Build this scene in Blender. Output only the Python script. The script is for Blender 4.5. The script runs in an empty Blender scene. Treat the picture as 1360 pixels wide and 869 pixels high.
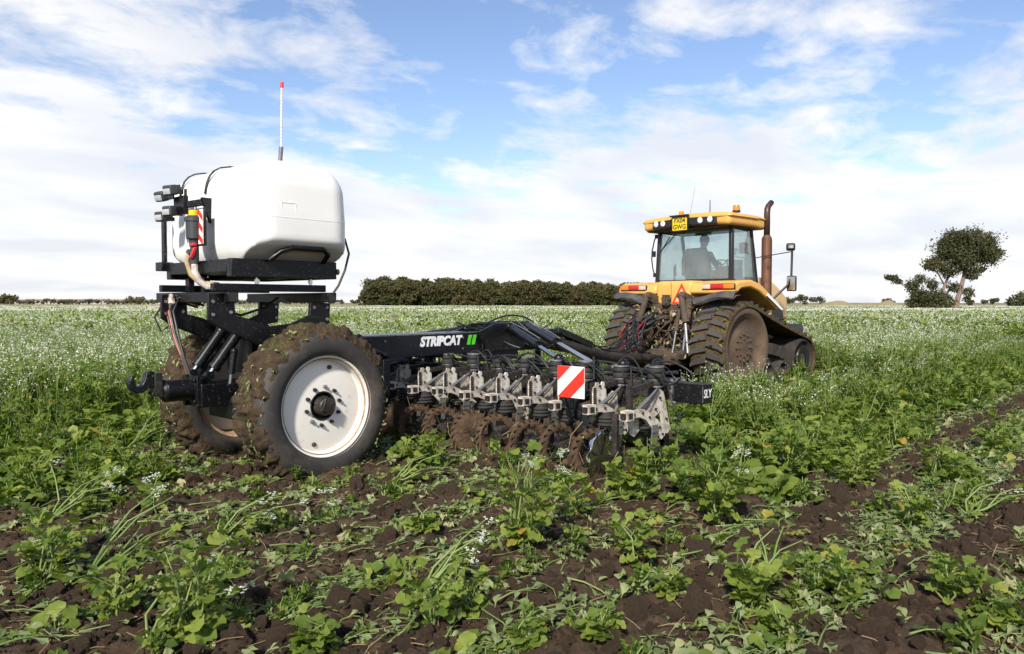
import bpy, bmesh, math, random
import numpy as np
from mathutils import Vector, Matrix, Euler

R = math.radians
scene = bpy.context.scene
C = scene.collection
rng = random.Random(7)
nrg = np.random.default_rng(7)

# ---------------------------------------------------------------- camera
VIEW = R(42.3)                       # camera axis, counted from the machine's travel direction (+X) towards its left (+Y)
cam_d = bpy.data.cameras.new('camera')
cam = bpy.data.objects.new('camera', cam_d); C.objects.link(cam)
cam_d.sensor_width = 36.0; cam_d.lens = 36.0*990/1360
cam_d.clip_start = 0.05; cam_d.clip_end = 6000
PITCH = math.atan((434.5-402)/990)
cam.location = (0, 0, 1.65)
cam.rotation_euler = (R(90)-PITCH, 0, VIEW-R(90))
scene.camera = cam

# ---------------------------------------------------------------- sky with broken cloud
SUN_AZ, SUN_EL = R(207), R(36)       # where the sun stands: angle from +X towards +Y, elevation
world = bpy.data.worlds.new('World'); scene.world = world; world.use_nodes = True
wt = world.node_tree; wt.nodes.clear()
def wn(t, **k):
    n = wt.nodes.new(t)
    for a, b in k.items(): setattr(n, a, b)
    return n
def wmath(op, a, b=None, clamp=False):
    n = wn('ShaderNodeMath', operation=op, use_clamp=clamp)
    for i, v in enumerate((a, b)):
        if v is None: continue
        if isinstance(v, (int, float)): n.inputs[i].default_value = v
        else: wt.links.new(v, n.inputs[i])
    return n.outputs[0]
sky = wn('ShaderNodeTexSky', sky_type='NISHITA', sun_disc=False, sun_elevation=SUN_EL, sun_rotation=R(90)-SUN_AZ, altitude=10, air_density=1.0, dust_density=0.6, ozone_density=1.6)
tc = wn('ShaderNodeTexCoord'); sep = wn('ShaderNodeSeparateXYZ'); wt.links.new(tc.outputs['Generated'], sep.inputs[0])
zc = wmath('MAXIMUM', sep.outputs['Z'], 0.0)
den = wmath('ADD', zc, 0.16)
comb = wn('ShaderNodeCombineXYZ')
wt.links.new(wmath('DIVIDE', sep.outputs['X'], den), comb.inputs[0]); wt.links.new(wmath('DIVIDE', sep.outputs['Y'], den), comb.inputs[1])
def wnoise(vec, scale, detail, rough, offs, stretch=(1, 1, 1), rz=0.0):
    mp = wn('ShaderNodeMapping'); mp.inputs['Location'].default_value = offs; mp.inputs['Scale'].default_value = stretch; mp.inputs['Rotation'].default_value = (0, 0, rz)
    n = wn('ShaderNodeTexNoise'); n.inputs['Scale'].default_value = scale; n.inputs['Detail'].default_value = detail; n.inputs['Roughness'].default_value = rough
    n.inputs['Distortion'].default_value = 0.25
    wt.links.new(vec, mp.inputs[0]); wt.links.new(mp.outputs[0], n.inputs['Vector']); return n.outputs['Fac']
big = wnoise(comb.outputs[0], 0.62, 7, 0.55, (9.2, 6.1, 0), (1.0, 1.1, 1), R(20))
fine = wnoise(comb.outputs[0], 2.9, 10, 0.6, (6.1, 9.2, 0), (1.0, 1.15, 1), R(35))
mixn = wmath('ADD', wmath('MULTIPLY', big, 0.55), wmath('MULTIPLY', fine, 0.45))
bk = wn('ShaderNodeMapRange', clamp=True, interpolation_type='SMOOTHSTEP')
for k_, v_ in (('From Min', 0.07), ('From Max', 0.27), ('To Min', 0.20), ('To Max', 0.0)): bk.inputs[k_].default_value = v_
wt.links.new(zc, bk.inputs['Value'])
bank = bk.outputs[0]                                 # cover thickens towards the horizon
dens = wmath('ADD', mixn, bank)
ramp = wn('ShaderNodeMapRange', clamp=True); ramp.inputs['From Min'].default_value = 0.50; ramp.inputs['From Max'].default_value = 0.595
wt.links.new(dens, ramp.inputs['Value'])
soft = wnoise(comb.outputs[0], 1.1, 5, 0.5, (8.0, 1.0, 0), (1, 1.6, 1), R(20))
ccol = wn('ShaderNodeMix', data_type='RGBA'); ccol.inputs[6].default_value = (4.45, 4.6, 4.95, 1); ccol.inputs[7].default_value = (5.5, 5.5, 5.5, 1)
cr = wn('ShaderNodeMapRange', clamp=True); cr.inputs['From Min'].default_value = 0.38; cr.inputs['From Max'].default_value = 0.58
wt.links.new(soft, cr.inputs['Value']); wt.links.new(cr.outputs[0], ccol.inputs[0])
mx = wn('ShaderNodeMix', data_type='RGBA'); wt.links.new(wmath('MULTIPLY', ramp.outputs[0], 0.93), mx.inputs[0])
skyb = wn('ShaderNodeMix', data_type='RGBA', blend_type='MULTIPLY'); skyb.inputs[0].default_value = 1.0; skyb.inputs[7].default_value = (.88, .87, .93, 1)
wt.links.new(sky.outputs[0], skyb.inputs[6])
wt.links.new(skyb.outputs[2], mx.inputs[6]); wt.links.new(ccol.outputs[2], mx.inputs[7])
bg = wn('ShaderNodeBackground'); bg.inputs['Strength'].default_value = 0.10
wo = wn('ShaderNodeOutputWorld'); wt.links.new(mx.outputs[2], bg.inputs[0]); wt.links.new(bg.outputs[0], wo.inputs[0])

# ---------------------------------------------------------------- sun, exposure, render settings
sd = bpy.data.lights.new('sun', 'SUN'); sun = bpy.data.objects.new('sun', sd); C.objects.link(sun)
sd.energy = 3.6; sd.angle = R(4.0); sd.color = (1.0, 0.94, 0.84)
sdir = Vector((math.cos(SUN_EL)*math.cos(SUN_AZ), math.cos(SUN_EL)*math.sin(SUN_AZ), math.sin(SUN_EL)))
sun.rotation_euler = sdir.to_track_quat('Z', 'Y').to_euler()
sun.location = (0, 0, 30)
scene.view_settings.view_transform = 'Standard'; scene.view_settings.look = 'None'
scene.view_settings.exposure = 0.93; scene.view_settings.gamma = 1.0; scene.view_settings.use_curve_mapping = False
scene.render.engine = 'CYCLES'
scene.cycles.use_denoising = True
scene.cycles.max_bounces = 8; scene.cycles.transparent_max_bounces = 12
scene.cycles.diffuse_bounces = 3; scene.cycles.glossy_bounces = 3; scene.cycles.transmission_bounces = 4
scene.cycles.caustics_reflective = False; scene.cycles.caustics_refractive = False

# ---------------------------------------------------------------- materials
class NT:
    def __init__(s, name):
        s.m = bpy.data.materials.new(name); s.m.use_nodes = True; s.t = s.m.node_tree; s.t.nodes.clear()
        s.out = s.n('ShaderNodeOutputMaterial'); s.tc = s.n('ShaderNodeTexCoord')
    def n(s, t, **k):
        n = s.t.nodes.new(t)
        for a, b in k.items(): setattr(n, a, b)
        return n
    def l(s, a, b): s.t.links.new(a, b)
    def noise(s, scale, detail=4, rough=0.6, coord='Object', vec=None):
        n = s.n('ShaderNodeTexNoise'); n.inputs['Scale'].default_value = scale; n.inputs['Detail'].default_value = detail; n.inputs['Roughness'].default_value = rough
        s.l(vec if vec is not None else s.tc.outputs[coord], n.inputs['Vector']); return n.outputs['Fac']
    def rng(s, v, a, b, c=0.0, d=1.0):
        n = s.n('ShaderNodeMapRange', clamp=True)
        for k, x in zip(('From Min', 'From Max', 'To Min', 'To Max'), (a, b, c, d)): n.inputs[k].default_value = x
        s.l(v, n.inputs['Value']); return n.outputs[0]
    def math(s, op, a, b=0.0):
        n = s.n('ShaderNodeMath', operation=op)
        for i, v in enumerate((a, b)):
            if isinstance(v, (int, float)): n.inputs[i].default_value = v
            else: s.l(v, n.inputs[i])
        return n.outputs[0]
    def mix(s, f, a, b, bt='MIX'):
        n = s.n('ShaderNodeMix', data_type='RGBA', blend_type=bt)
        for i, v in ((0, f), (6, a), (7, b)):
            if isinstance(v, (int, float)): n.inputs[i].default_value = v
            elif isinstance(v, tuple): n.inputs[i].default_value = (*v[:3], 1)
            else: s.l(v, n.inputs[i])
        return n.outputs[2]
    def ramp(s, v, stops):
        n = s.n('ShaderNodeValToRGB'); e = n.color_ramp.elements
        while len(e) < len(stops): e.new(0.5)
        for x, (p, c) in zip(e, stops): x.position = p; x.color = (*c, 1)
        s.l(v, n.inputs[0]); return n.outputs[0]
    def bsdf(s, col, rough=0.5, metal=0.0, bump=None, bstr=0.3, bdist=0.01, spec=0.5):
        b = s.n('ShaderNodeBsdfPrincipled')
        for k, v in (('Base Color', col), ('Roughness', rough), ('Metallic', metal), ('Specular IOR Level', spec)):
            if isinstance(v, (int, float)): b.inputs[k].default_value = v
            elif isinstance(v, tuple): b.inputs[k].default_value = (*v[:3], 1)
            else: s.l(v, b.inputs[k])
        if bump is not None:
            bp = s.n('ShaderNodeBump'); bp.inputs['Strength'].default_value = bstr; bp.inputs['Distance'].default_value = bdist
            s.l(bump, bp.inputs['Height']); s.l(bp.outputs[0], b.inputs['Normal'])
        return b
    def fin(s, sh): s.l(sh if not hasattr(sh, 'outputs') else sh.outputs[0], s.out.inputs['Surface']); return s.m

M = {}
MUD = (0.085, 0.052, 0.03)
def paint(name, base, rough=0.4, metal=0.0, dirt=0.3, dcol=MUD, dscale=4.0, speck=0.0, vary=0.15, bump=0.0, spec=0.5, scol=(0.42, 0.37, 0.32)):
    """painted or plain metal / plastic with uneven wear, splashed mud and specks"""
    t = NT(name)
    n1 = t.noise(dscale, 6, 0.65); n2 = t.noise(dscale*7, 4, 0.7); n3 = t.noise(dscale*0.6, 2)
    dark = tuple(c*(1-vary) for c in base)
    col = t.mix(t.rng(n3, 0.35, 0.65), base, dark)
    d = t.rng(t.math('ADD', t.math('MULTIPLY', n1, 0.7), t.math('MULTIPLY', n2, 0.3)), 0.62-dirt*0.32, 0.74-dirt*0.2)
    d = t.math('MULTIPLY', d, min(1.0, 0.45+dirt))
    col = t.mix(d, col, dcol)
    if speck:
        v = t.n('ShaderNodeTexVoronoi'); v.inputs['Scale'].default_value = 55; t.l(t.tc.outputs['Object'], v.inputs['Vector'])
        sp = t.math('MULTIPLY', t.math('LESS_THAN', v.outputs['Distance'], 0.16), t.math('GREATER_THAN', n2, 0.62-speck*0.2))
        col = t.mix(t.math('MULTIPLY', sp, 0.6), col, scol)
    ro = t.rng(d, 0, 1, rough, 0.9)
    M[name] = t.fin(t.bsdf(col, ro, metal, bump=n2 if bump else None, bstr=bump, spec=spec)); return M[name]
paint('black_paint', (0.006, 0.0065, 0.008), 0.36, dirt=0.10, dcol=(0.04, 0.034, 0.028), speck=0.5, dscale=5, spec=0.3)
paint('black_beam', (0.006, 0.007, 0.012), 0.3, dirt=0.05, dcol=(0.03, 0.028, 0.026), speck=0.3, dscale=4, spec=0.35)
paint('black_dirty', (0.012, 0.011, 0.010), 0.5, dirt=0.5, dcol=(0.042, 0.029, 0.02), speck=0.5, dscale=7)
paint('rubber', (0.022, 0.021, 0.02), 0.75, dirt=0.3, dcol=(0.055, 0.042, 0.032), dscale=6, bump=0.15)
paint('sidewall', (0.028, 0.026, 0.025), 0.7, dirt=0.5, dcol=(0.075, 0.058, 0.044), dscale=2.5, bump=0.1)
paint('hose', (0.015, 0.015, 0.016), 0.5, dirt=0.25, dcol=(0.06, 0.045, 0.03), dscale=12)
paint('hose_red', (0.22, 0.012, 0.012), 0.45, dirt=0.2, dscale=12)
paint('hose_orange', (0.42, 0.10, 0.05), 0.5, dirt=0.3, dscale=10)
paint('white_rim', (0.75, 0.72, 0.66), 0.42, dirt=0.2, dcol=(0.36, 0.24, 0.13), dscale=2.2, vary=0.06, speck=0.3, scol=(0.25, 0.16, 0.09))
paint('rim_rust', (0.48, 0.33, 0.20), 0.6, dirt=0.5, dcol=(0.2, 0.11, 0.05), dscale=6)
paint('white_plate', (0.66, 0.62, 0.54), 0.45, dirt=0.55, dcol=(0.17, 0.105, 0.06), dscale=9, vary=0.12)
paint('tank', (0.80, 0.79, 0.76), 0.38, dirt=0.14, dcol=(0.52, 0.45, 0.34), dscale=2.6, vary=0.07, speck=0.25, scol=(0.30, 0.22, 0.14))
paint('grey_tube', (0.16, 0.16, 0.17), 0.45, metal=0.3, dirt=0.4, dcol=(0.1, 0.07, 0.045), dscale=10)
paint('chrome', (0.58, 0.59, 0.6), 0.16, metal=1.0, dirt=0.08, dcol=(0.3, 0.25, 0.2))
paint('steel', (0.36, 0.35, 0.34), 0.4, metal=0.8, dirt=0.4, dcol=(0.12, 0.075, 0.045), dscale=9)
paint('brass', (0.45, 0.30, 0.12), 0.4, metal=0.8, dirt=0.4)
paint('yellow_paint', (0.68, 0.36, 0.085), 0.45, dirt=0.26, dcol=(0.40, 0.23, 0.09), dscale=2.4, vary=0.08)
paint('yellow_pale', (0.60, 0.42, 0.20), 0.45, dirt=0.15, dcol=(0.35, 0.2, 0.07), dscale=2.4, vary=0.1)
paint('cab_black', (0.016, 0.015, 0.015), 0.4, dirt=0.15, dcol=(0.07, 0.05, 0.035), dscale=4)
paint('fender_rubber', (0.045, 0.045, 0.048), 0.7, dirt=0.5, dcol=(0.11, 0.09, 0.075), dscale=6, bump=0.3)
paint('tractor_dirty', (0.045, 0.035, 0.028), 0.8, dirt=0.65, dcol=(0.10, 0.065, 0.04), dscale=5, bump=0.5)
paint('track_dark', (0.022, 0.018, 0.015), 0.8, dirt=0.5, dcol=(0.06, 0.042, 0.028), dscale=5, bump=0.4)  # dark dirty parts, base colour lowered to paint in shadow inside the tracks
paint('wheel_dust', (0.11, 0.072, 0.045), 0.85, dirt=0.5, dcol=(0.05, 0.034, 0.022), dscale=4, bump=0.4, vary=0.3)
paint('exhaust', (0.17, 0.075, 0.045), 0.5, metal=0.35, dirt=0.45, dcol=(0.055, 0.03, 0.022), dscale=5)
paint('exhaust_top', (0.09, 0.05, 0.04), 0.4, metal=0.5, dirt=0.4, dcol=(0.03, 0.02, 0.018), dscale=6)
paint('grey_plastic', (0.035, 0.04, 0.042), 0.5, dirt=0.2, dcol=(0.08, 0.06, 0.045))
paint('yellow_plastic', (0.75, 0.5, 0.015), 0.4, dirt=0.12, dscale=8)
paint('red_plastic', (0.6, 0.02, 0.025), 0.4, dirt=0.1, dscale=8)
paint('plate_yellow', (0.80, 0.55, 0.01), 0.4, dirt=0.05, dscale=5)
paint('white_print', (0.80, 0.80, 0.80), 0.5, dirt=0.12, dcol=(0.4, 0.38, 0.34), dscale=12)
paint('green_print', (0.10, 0.58, 0.03), 0.45, dirt=0.05, dscale=12)
paint('black_print', (0.015, 0.013, 0.01), 0.5, dirt=0.05)
paint('red_film', (0.72, 0.035, 0.02), 0.4, dirt=0.06, dcol=(0.4, 0.1, 0.06), dscale=6)
paint('white_film', (0.80, 0.80, 0.79), 0.4, dirt=0.06, dcol=(0.5, 0.45, 0.4), dscale=6)
paint('lamp_white', (0.75, 0.76, 0.78), 0.2, dirt=0.05, dscale=6)
paint('lamp_grey', (0.42, 0.43, 0.45), 0.15, dirt=0.25, dscale=9)
paint('lamp_red', (0.50, 0.02, 0.025), 0.25, dirt=0.08, dscale=6)
paint('lamp_amber', (0.75, 0.20, 0.015), 0.25, dirt=0.05, dscale=6)
paint('lamp_pale', (0.62, 0.45, 0.35), 0.25, dirt=0.1, dscale=6)
paint('seat_cloth', (0.035, 0.04, 0.045), 0.85, dirt=0.1)
paint('interior', (0.06, 0.065, 0.07), 0.7, dirt=0.1)
paint('skin', (0.50, 0.29, 0.21), 0.55, dirt=0.0, vary=0.08)
paint('hair', (0.10, 0.075, 0.055), 0.7, dirt=0.0)
paint('overalls', (0.03, 0.045, 0.10), 0.85, dirt=0.08, dscale=6, vary=0.3)
paint('hose_clear', (0.42, 0.33, 0.17), 0.35, dirt=0.25, dcol=(0.2, 0.13, 0.06), dscale=14)
paint('rag', (0.55, 0.5, 0.46), 0.9, dirt=0.5, dcol=(0.25, 0.18, 0.13), dscale=14)

def mud_mat(name, c1, c2, green, gcol=(0.075, 0.085, 0.02), scale=9, bstr=0.9, bdist=0.03):
    t = NT(name)
    n1 = t.noise(scale, 8, 0.7); n2 = t.noise(scale*0.45, 5, 0.65); n3 = t.noise(scale*4, 5, 0.7)
    col = t.mix(t.rng(n1, 0.35, 0.68), c1, c2)
    g = t.math('MULTIPLY', t.rng(n2, 0.62-green*0.22, 0.70-green*0.15), t.rng(n3, 0.42, 0.58))
    col = t.mix(t.math('MULTIPLY', g, 0.85), col, gcol)
    h = t.math('ADD', n1, t.math('MULTIPLY', n3, 0.45))
    M[name] = t.fin(t.bsdf(col, 0.88, 0, bump=h, bstr=bstr, bdist=bdist, spec=0.25)); return M[name]
mud_mat('tyre_mud', (0.030, 0.020, 0.012), (0.098, 0.064, 0.036), 0.45, gcol=(0.10, 0.10, 0.03), bdist=0.04)
mud_mat('wheel_mud', (0.045, 0.028, 0.017), (0.115, 0.073, 0.043), 0.0, scale=14, bstr=.6, bdist=.012)
mud_mat('track_mud', (0.035, 0.024, 0.016), (0.12, 0.075, 0.03), 0.5, gcol=(0.10, 0.095, 0.02), scale=8)
paint('lug_rubber', (0.05, 0.046, 0.045), 0.8, dirt=0.35, dcol=(0.1, 0.065, 0.035), dscale=7, bump=0.3)

def glass_mat(name, tint, gloss=0.10, haze=0.05, hcol=(0.4, 0.45, 0.45)):
    """thin window pane: tinted see-through, a reflection and a film of dust"""
    t = NT(name)
    tr = t.n('ShaderNodeBsdfTransparent'); tr.inputs[0].default_value = (*tint, 1)
    gl = t.n('ShaderNodeBsdfGlossy'); gl.inputs['Roughness'].default_value = 0.03
    df = t.n('ShaderNodeBsdfDiffuse'); df.inputs[0].default_value = (*hcol, 1)
    lw = t.n('ShaderNodeLayerWeight'); lw.inputs[0].default_value = 0.35
    m1 = t.n('ShaderNodeMixShader'); m2 = t.n('ShaderNodeMixShader')
    t.l(t.math('ADD', t.math('MULTIPLY', lw.outputs['Fresnel'], 0.5), gloss), m1.inputs[0]); t.l(tr.outputs[0], m1.inputs[1]); t.l(gl.outputs[0], m1.inputs[2])
    t.l(t.rng(t.noise(2.5, 5), 0.4, 0.75, haze*0.6, haze*2), m2.inputs[0]); t.l(m1.outputs[0], m2.inputs[1]); t.l(df.outputs[0], m2.inputs[2])
    M[name] = t.fin(m2); return M[name]
glass_mat('cab_glass', (0.90, 0.975, 0.98), 0.08, 0.08, (0.55, 0.62, 0.60))

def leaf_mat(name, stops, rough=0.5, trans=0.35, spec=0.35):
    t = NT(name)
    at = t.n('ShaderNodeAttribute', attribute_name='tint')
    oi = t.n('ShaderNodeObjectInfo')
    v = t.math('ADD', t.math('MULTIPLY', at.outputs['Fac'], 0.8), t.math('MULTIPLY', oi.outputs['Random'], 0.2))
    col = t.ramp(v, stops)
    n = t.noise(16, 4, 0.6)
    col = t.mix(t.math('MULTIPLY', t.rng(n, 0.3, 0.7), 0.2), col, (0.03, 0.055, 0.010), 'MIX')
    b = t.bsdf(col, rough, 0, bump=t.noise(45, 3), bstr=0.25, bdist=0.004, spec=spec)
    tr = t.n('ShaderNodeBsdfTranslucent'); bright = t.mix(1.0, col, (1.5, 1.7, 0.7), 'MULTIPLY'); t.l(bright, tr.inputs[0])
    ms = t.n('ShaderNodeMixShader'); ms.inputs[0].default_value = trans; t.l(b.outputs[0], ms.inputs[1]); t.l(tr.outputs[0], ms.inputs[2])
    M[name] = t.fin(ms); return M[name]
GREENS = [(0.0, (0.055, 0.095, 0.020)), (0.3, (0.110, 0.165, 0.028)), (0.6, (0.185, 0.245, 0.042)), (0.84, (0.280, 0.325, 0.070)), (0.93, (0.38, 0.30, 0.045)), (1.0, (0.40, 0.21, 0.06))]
leaf_mat('leaf', GREENS, 0.5, 0.42, 0.3)
leaf_mat('wilted', [(0.0, (0.10, 0.145, 0.05)), (0.35, (0.17, 0.22, 0.08)), (0.65, (0.26, 0.30, 0.14)), (0.85, (0.36, 0.34, 0.17)), (1.0, (0.44, 0.29, 0.11))], 0.6, 0.25)
leaf_mat('stem', [(0.0, (0.12, 0.19, 0.045)), (0.6, (0.19, 0.26, 0.075)), (1.0, (0.26, 0.30, 0.11))], 0.5, 0.15)
leaf_mat('petal', [(0.0, (0.64, 0.62, 0.58)), (0.5, (0.76, 0.75, 0.70)), (1.0, (0.80, 0.80, 0.76))], 0.6, 0.3)
leaf_mat('tree_leaf', [(0.0, (0.040, 0.043, 0.018)), (0.5, (0.080, 0.078, 0.033)), (1.0, (0.135, 0.118, 0.055))], 0.6, 0.25)
leaf_mat('wood_leaf', [(0.0, (0.036, 0.043, 0.016)), (0.35, (0.064, 0.066, 0.024)), (0.7, (0.105, 0.086, 0.033)), (1.0, (0.155, 0.108, 0.046))], 0.7, 0.25)
leaf_mat('hazed_leaf', [(0.0, (0.085, 0.090, 0.055)), (0.5, (0.12, 0.115, 0.07)), (1.0, (0.16, 0.14, 0.085))], 0.7, 0.2)  # leaf colour made paler and greyer to stand in for distance haze
leaf_mat('straw', [(0.0, (0.20, 0.13, 0.07)), (0.5, (0.32, 0.22, 0.12)), (1.0, (0.45, 0.34, 0.2))], 0.7, 0.1)
def bark_mat():
    t = NT('bark'); n = t.noise(6, 6, 0.7)
    M['bark'] = t.fin(t.bsdf(t.mix(t.rng(n, 0.3, 0.7), (0.10, 0.075, 0.06), (0.26, 0.19, 0.15)), 0.9, bump=n, bstr=0.6, bdist=0.05))
bark_mat()
def soil_mat():
    t = NT('soil')
    n0 = t.noise(0.9, 5, 0.6); n1 = t.noise(7, 8, 0.7); n2 = t.noise(38, 6, 0.75); n3 = t.noise(150, 4, 0.7)
    col = t.mix(t.rng(n1, 0.3, 0.7), (0.046, 0.028, 0.015), (0.118, 0.074, 0.042))
    col = t.mix(t.math('MULTIPLY', t.rng(n2, 0.45, 0.75), 0.55), col, (0.17, 0.112, 0.066))
    col = t.mix(t.math('MULTIPLY', t.rng(n0, 0.4, 0.7), 0.35), col, (0.055, 0.034, 0.02))
    h = t.math('ADD', t.math('MULTIPLY', n1, 0.8), t.math('ADD', t.math('MULTIPLY', n2, 0.6), t.math('MULTIPLY', n3, 0.25)))
    # far away the field is stubble-coloured ground under the crop
    M['soil'] = t.fin(t.bsdf(col, t.rng(n2, 0.3, 0.7, 0.72, 0.95), 0, bump=h, bstr=1.0, bdist=0.05, spec=0.25))
soil_mat()
# ---------------------------------------------------------------- mesh helpers
def basis(d):
    d = Vector(d).normalized(); u = d.orthogonal().normalized(); return u, d.cross(u), d
class MB:
    """collects shapes; build() links them as ONE mesh object"""
    def __init__(s): s.v = []; s.f = []; s.mi = []; s.tint = []
    def add(s, vs, fs, mi=0, tint=None):
        o = len(s.v); s.v.extend(tuple(p) for p in vs); s.f.extend(tuple(i+o for i in q) for q in fs); s.mi.extend([mi]*len(fs))
        if tint is not None: s.tint.extend([tint]*len(vs))
        return s
    def box(s, c, size, rot=None, mi=0):
        x, y, z = (q/2 for q in size)
        p = [Vector((a*x, b*y, d*z)) for a in (-1, 1) for b in (-1, 1) for d in (-1, 1)]
        if rot is not None: m = rot if isinstance(rot, Matrix) else Euler(rot).to_matrix(); p = [m @ q for q in p]
        c = Vector(c)
        return s.add([q+c for q in p], [(0, 1, 3, 2), (4, 6, 7, 5), (0, 4, 5, 1), (2, 3, 7, 6), (0, 2, 6, 4), (1, 5, 7, 3)], mi)
    def bar(s, a, b, w, h, up=(0, 0, 1), mi=0):
        a, b = Vector(a), Vector(b); d = (b-a).normalized(); u = Vector(up)
        sd_ = d.cross(u)
        if sd_.length < 1e-4: sd_ = d.orthogonal()
        sd_.normalize(); uu = sd_.cross(d)
        m = Matrix((d, sd_, uu)).transposed()
        return s.box((a+b)/2, ((b-a).length, w, h), m, mi)
    def cyl(s, a, b, r0, r1=None, n=16, mi=0, caps=True):
        r1 = r0 if r1 is None else r1; a, b = Vector(a), Vector(b); u, w, d = basis(b-a)
        vs = []
        for p, r in ((a, r0), (b, r1)):
            for i in range(n): t = 2*math.pi*i/n; vs.append(p+u*(r*math.cos(t))+w*(r*math.sin(t)))
        fs = [(i, (i+1) % n, n+(i+1) % n, n+i) for i in range(n)]
        if caps: fs += [tuple(range(n-1, -1, -1)), tuple(range(n, 2*n))]
        return s.add(vs, fs, mi)
    def tube(s, pts, r, n=8, mi=0, caps=True):
        pts = [Vector(p) for p in pts]; rs = r if isinstance(r, (list, tuple)) else [r]*len(pts)
        vs, fs = [], []; u = None
        for k, p in enumerate(pts):
            d = (pts[min(k+1, len(pts)-1)]-pts[max(k-1, 0)]).normalized()
            if u is None: u = d.orthogonal().normalized()
            else:
                u = u-d*u.dot(d)
                u = u.normalized() if u.length > 1e-5 else d.orthogonal().normalized()
            w = d.cross(u)
            for i in range(n): t = 2*math.pi*i/n; vs.append(p+u*(rs[k]*math.cos(t))+w*(rs[k]*math.sin(t)))
        for k in range(len(pts)-1):
            for i in range(n): fs.append((k*n+i, k*n+(i+1) % n, (k+1)*n+(i+1) % n, (k+1)*n+i))
        if caps: fs += [tuple(range(n-1, -1, -1)), tuple(range((len(pts)-1)*n, len(pts)*n))]
        return s.add(vs, fs, mi)
    def lathe(s, prof, c=(0, 0, 0), axis='Y', n=48, mi=0, a0=0.0, a1=2*math.pi):
        """prof: (radius, offset along the axis)"""
        full = abs(a1-a0-2*math.pi) < 1e-6; m = n if full else n+1; vs, fs = [], []
        for i in range(m):
            t = a0+(a1-a0)*i/n; ct, st = math.cos(t), math.sin(t)
            for r, o in prof:
                p = {'Y': (r*ct, o, r*st), 'X': (o, r*ct, r*st), 'Z': (r*ct, r*st, o)}[axis]
                vs.append((p[0]+c[0], p[1]+c[1], p[2]+c[2]))
        k = len(prof)
        for i in range(n):
            j = (i+1) % m
            for q in range(k-1): fs.append((i*k+q, j*k+q, j*k+q+1, i*k+q+1))
        return s.add(vs, fs, mi)
    def prism(s, poly, a, b, plane='XZ', mi=0):
        """poly in the plane, extruded between offsets a and b along the plane's normal"""
        def P(p, o): return {'XZ': (p[0], o, p[1]), 'YZ': (o, p[0], p[1]), 'XY': (p[0], p[1], o)}[plane]
        n = len(poly)
        return s.add([P(p, a) for p in poly]+[P(p, b) for p in poly],
                     [tuple(range(n-1, -1, -1)), tuple(range(n, 2*n))]+[(i, (i+1) % n, n+(i+1) % n, n+i) for i in range(n)], mi)
    def rbox(s, c, size, r, n=5, rot=None, mi=0, fn=None):
        """box with rounded edges: grid on a cube pushed out from an inner box"""
        h = [q/2 for q in size]; inn = [max(q-r, 1e-4) for q in h]
        def axis(a):
            st = [-h[a]+r*(1-math.cos(math.pi/2*i/n)) for i in range(n)] + [-inn[a]+2*inn[a]*i/(13 if fn else 1) for i in range(14 if fn else 2)] + [h[a]-r*(1-math.cos(math.pi/2*i/n)) for i in range(n-1, -1, -1)]
            return st
        m = None if rot is None else Euler(rot).to_matrix()
        for a in range(3):
            b, d = (a+1) % 3, (a+2) % 3; A, B = axis(b), axis(d)
            for sg in (-1, 1):
                vs = []
                for p in A:
                    for q in B:
                        v = Vector((0, 0, 0)); v[a] = sg*h[a]; v[b] = p; v[d] = q
                        k = Vector([max(-inn[i], min(inn[i], v[i])) for i in range(3)]); e = v-k
                        if e.length > 1e-9: v = k+e.normalized()*r
                        if fn: v = Vector(fn(v))
                        if m: v = m @ v
                        vs.append(v+Vector(c))
                nb = len(B); fs = []
                for i in range(len(A)-1):
                    for j in range(nb-1):
                        f = (i*nb+j, (i+1)*nb+j, (i+1)*nb+j+1, i*nb+j+1); fs.append(f if sg > 0 else f[::-1])
                s.add(vs, fs, mi)
        return s
    def ball(s, c, r, n=12, mi=0, sc=(1, 1, 1)):
        prof = [(r*math.sin(math.pi*i/(n//2)) or 1e-5, -r*math.cos(math.pi*i/(n//2))) for i in range(n//2+1)]
        o = len(s.v); s.lathe(prof, (0, 0, 0), 'Z', n, mi)
        for i in range(o, len(s.v)): p = s.v[i]; s.v[i] = (p[0]*sc[0]+c[0], p[1]*sc[1]+c[1], p[2]*sc[2]+c[2])
        return s
    def mesh(s, name, mats, angle=35, weld=False):
        me = bpy.data.meshes.new(name); me.from_pydata(s.v, [], s.f)
        for m in (mats if isinstance(mats, (list, tuple)) else [mats]): me.materials.append(M[m] if isinstance(m, str) else m)
        if any(s.mi): me.polygons.foreach_set('material_index', s.mi)
        if s.tint and len(s.tint) == len(s.v):
            at = me.attributes.new('tint', 'FLOAT', 'POINT'); at.data.foreach_set('value', s.tint)
        if weld:
            bm = bmesh.new(); bm.from_mesh(me); bmesh.ops.remove_doubles(bm, verts=bm.verts, dist=1e-4); bmesh.ops.recalc_face_normals(bm, faces=bm.faces); bm.to_mesh(me); bm.free()
        if angle:
            me.polygons.foreach_set('use_smooth', [True]*len(me.polygons)); me.set_sharp_from_angle(angle=R(angle))
        me.update(); return me
    def build(s, name, mats, parent=None, angle=35, bevel=0.0, weld=False, loc=(0, 0, 0), rot=(0, 0, 0)):
        o = bpy.data.objects.new(name, s.mesh(name, mats, angle, weld)); C.objects.link(o); o.parent = parent; o.location = loc; o.rotation_euler = rot
        if bevel: b = o.modifiers.new('bevel', 'BEVEL'); b.width = bevel; b.segments = 2; b.limit_method = 'ANGLE'; b.angle_limit = R(40)
        return o
def tag(o, label=None, cat=None, group=None, kind=None):
    for k, v in (('label', label), ('category', cat), ('group', group), ('kind', kind)):
        if v: o[k] = v
    return o
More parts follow.
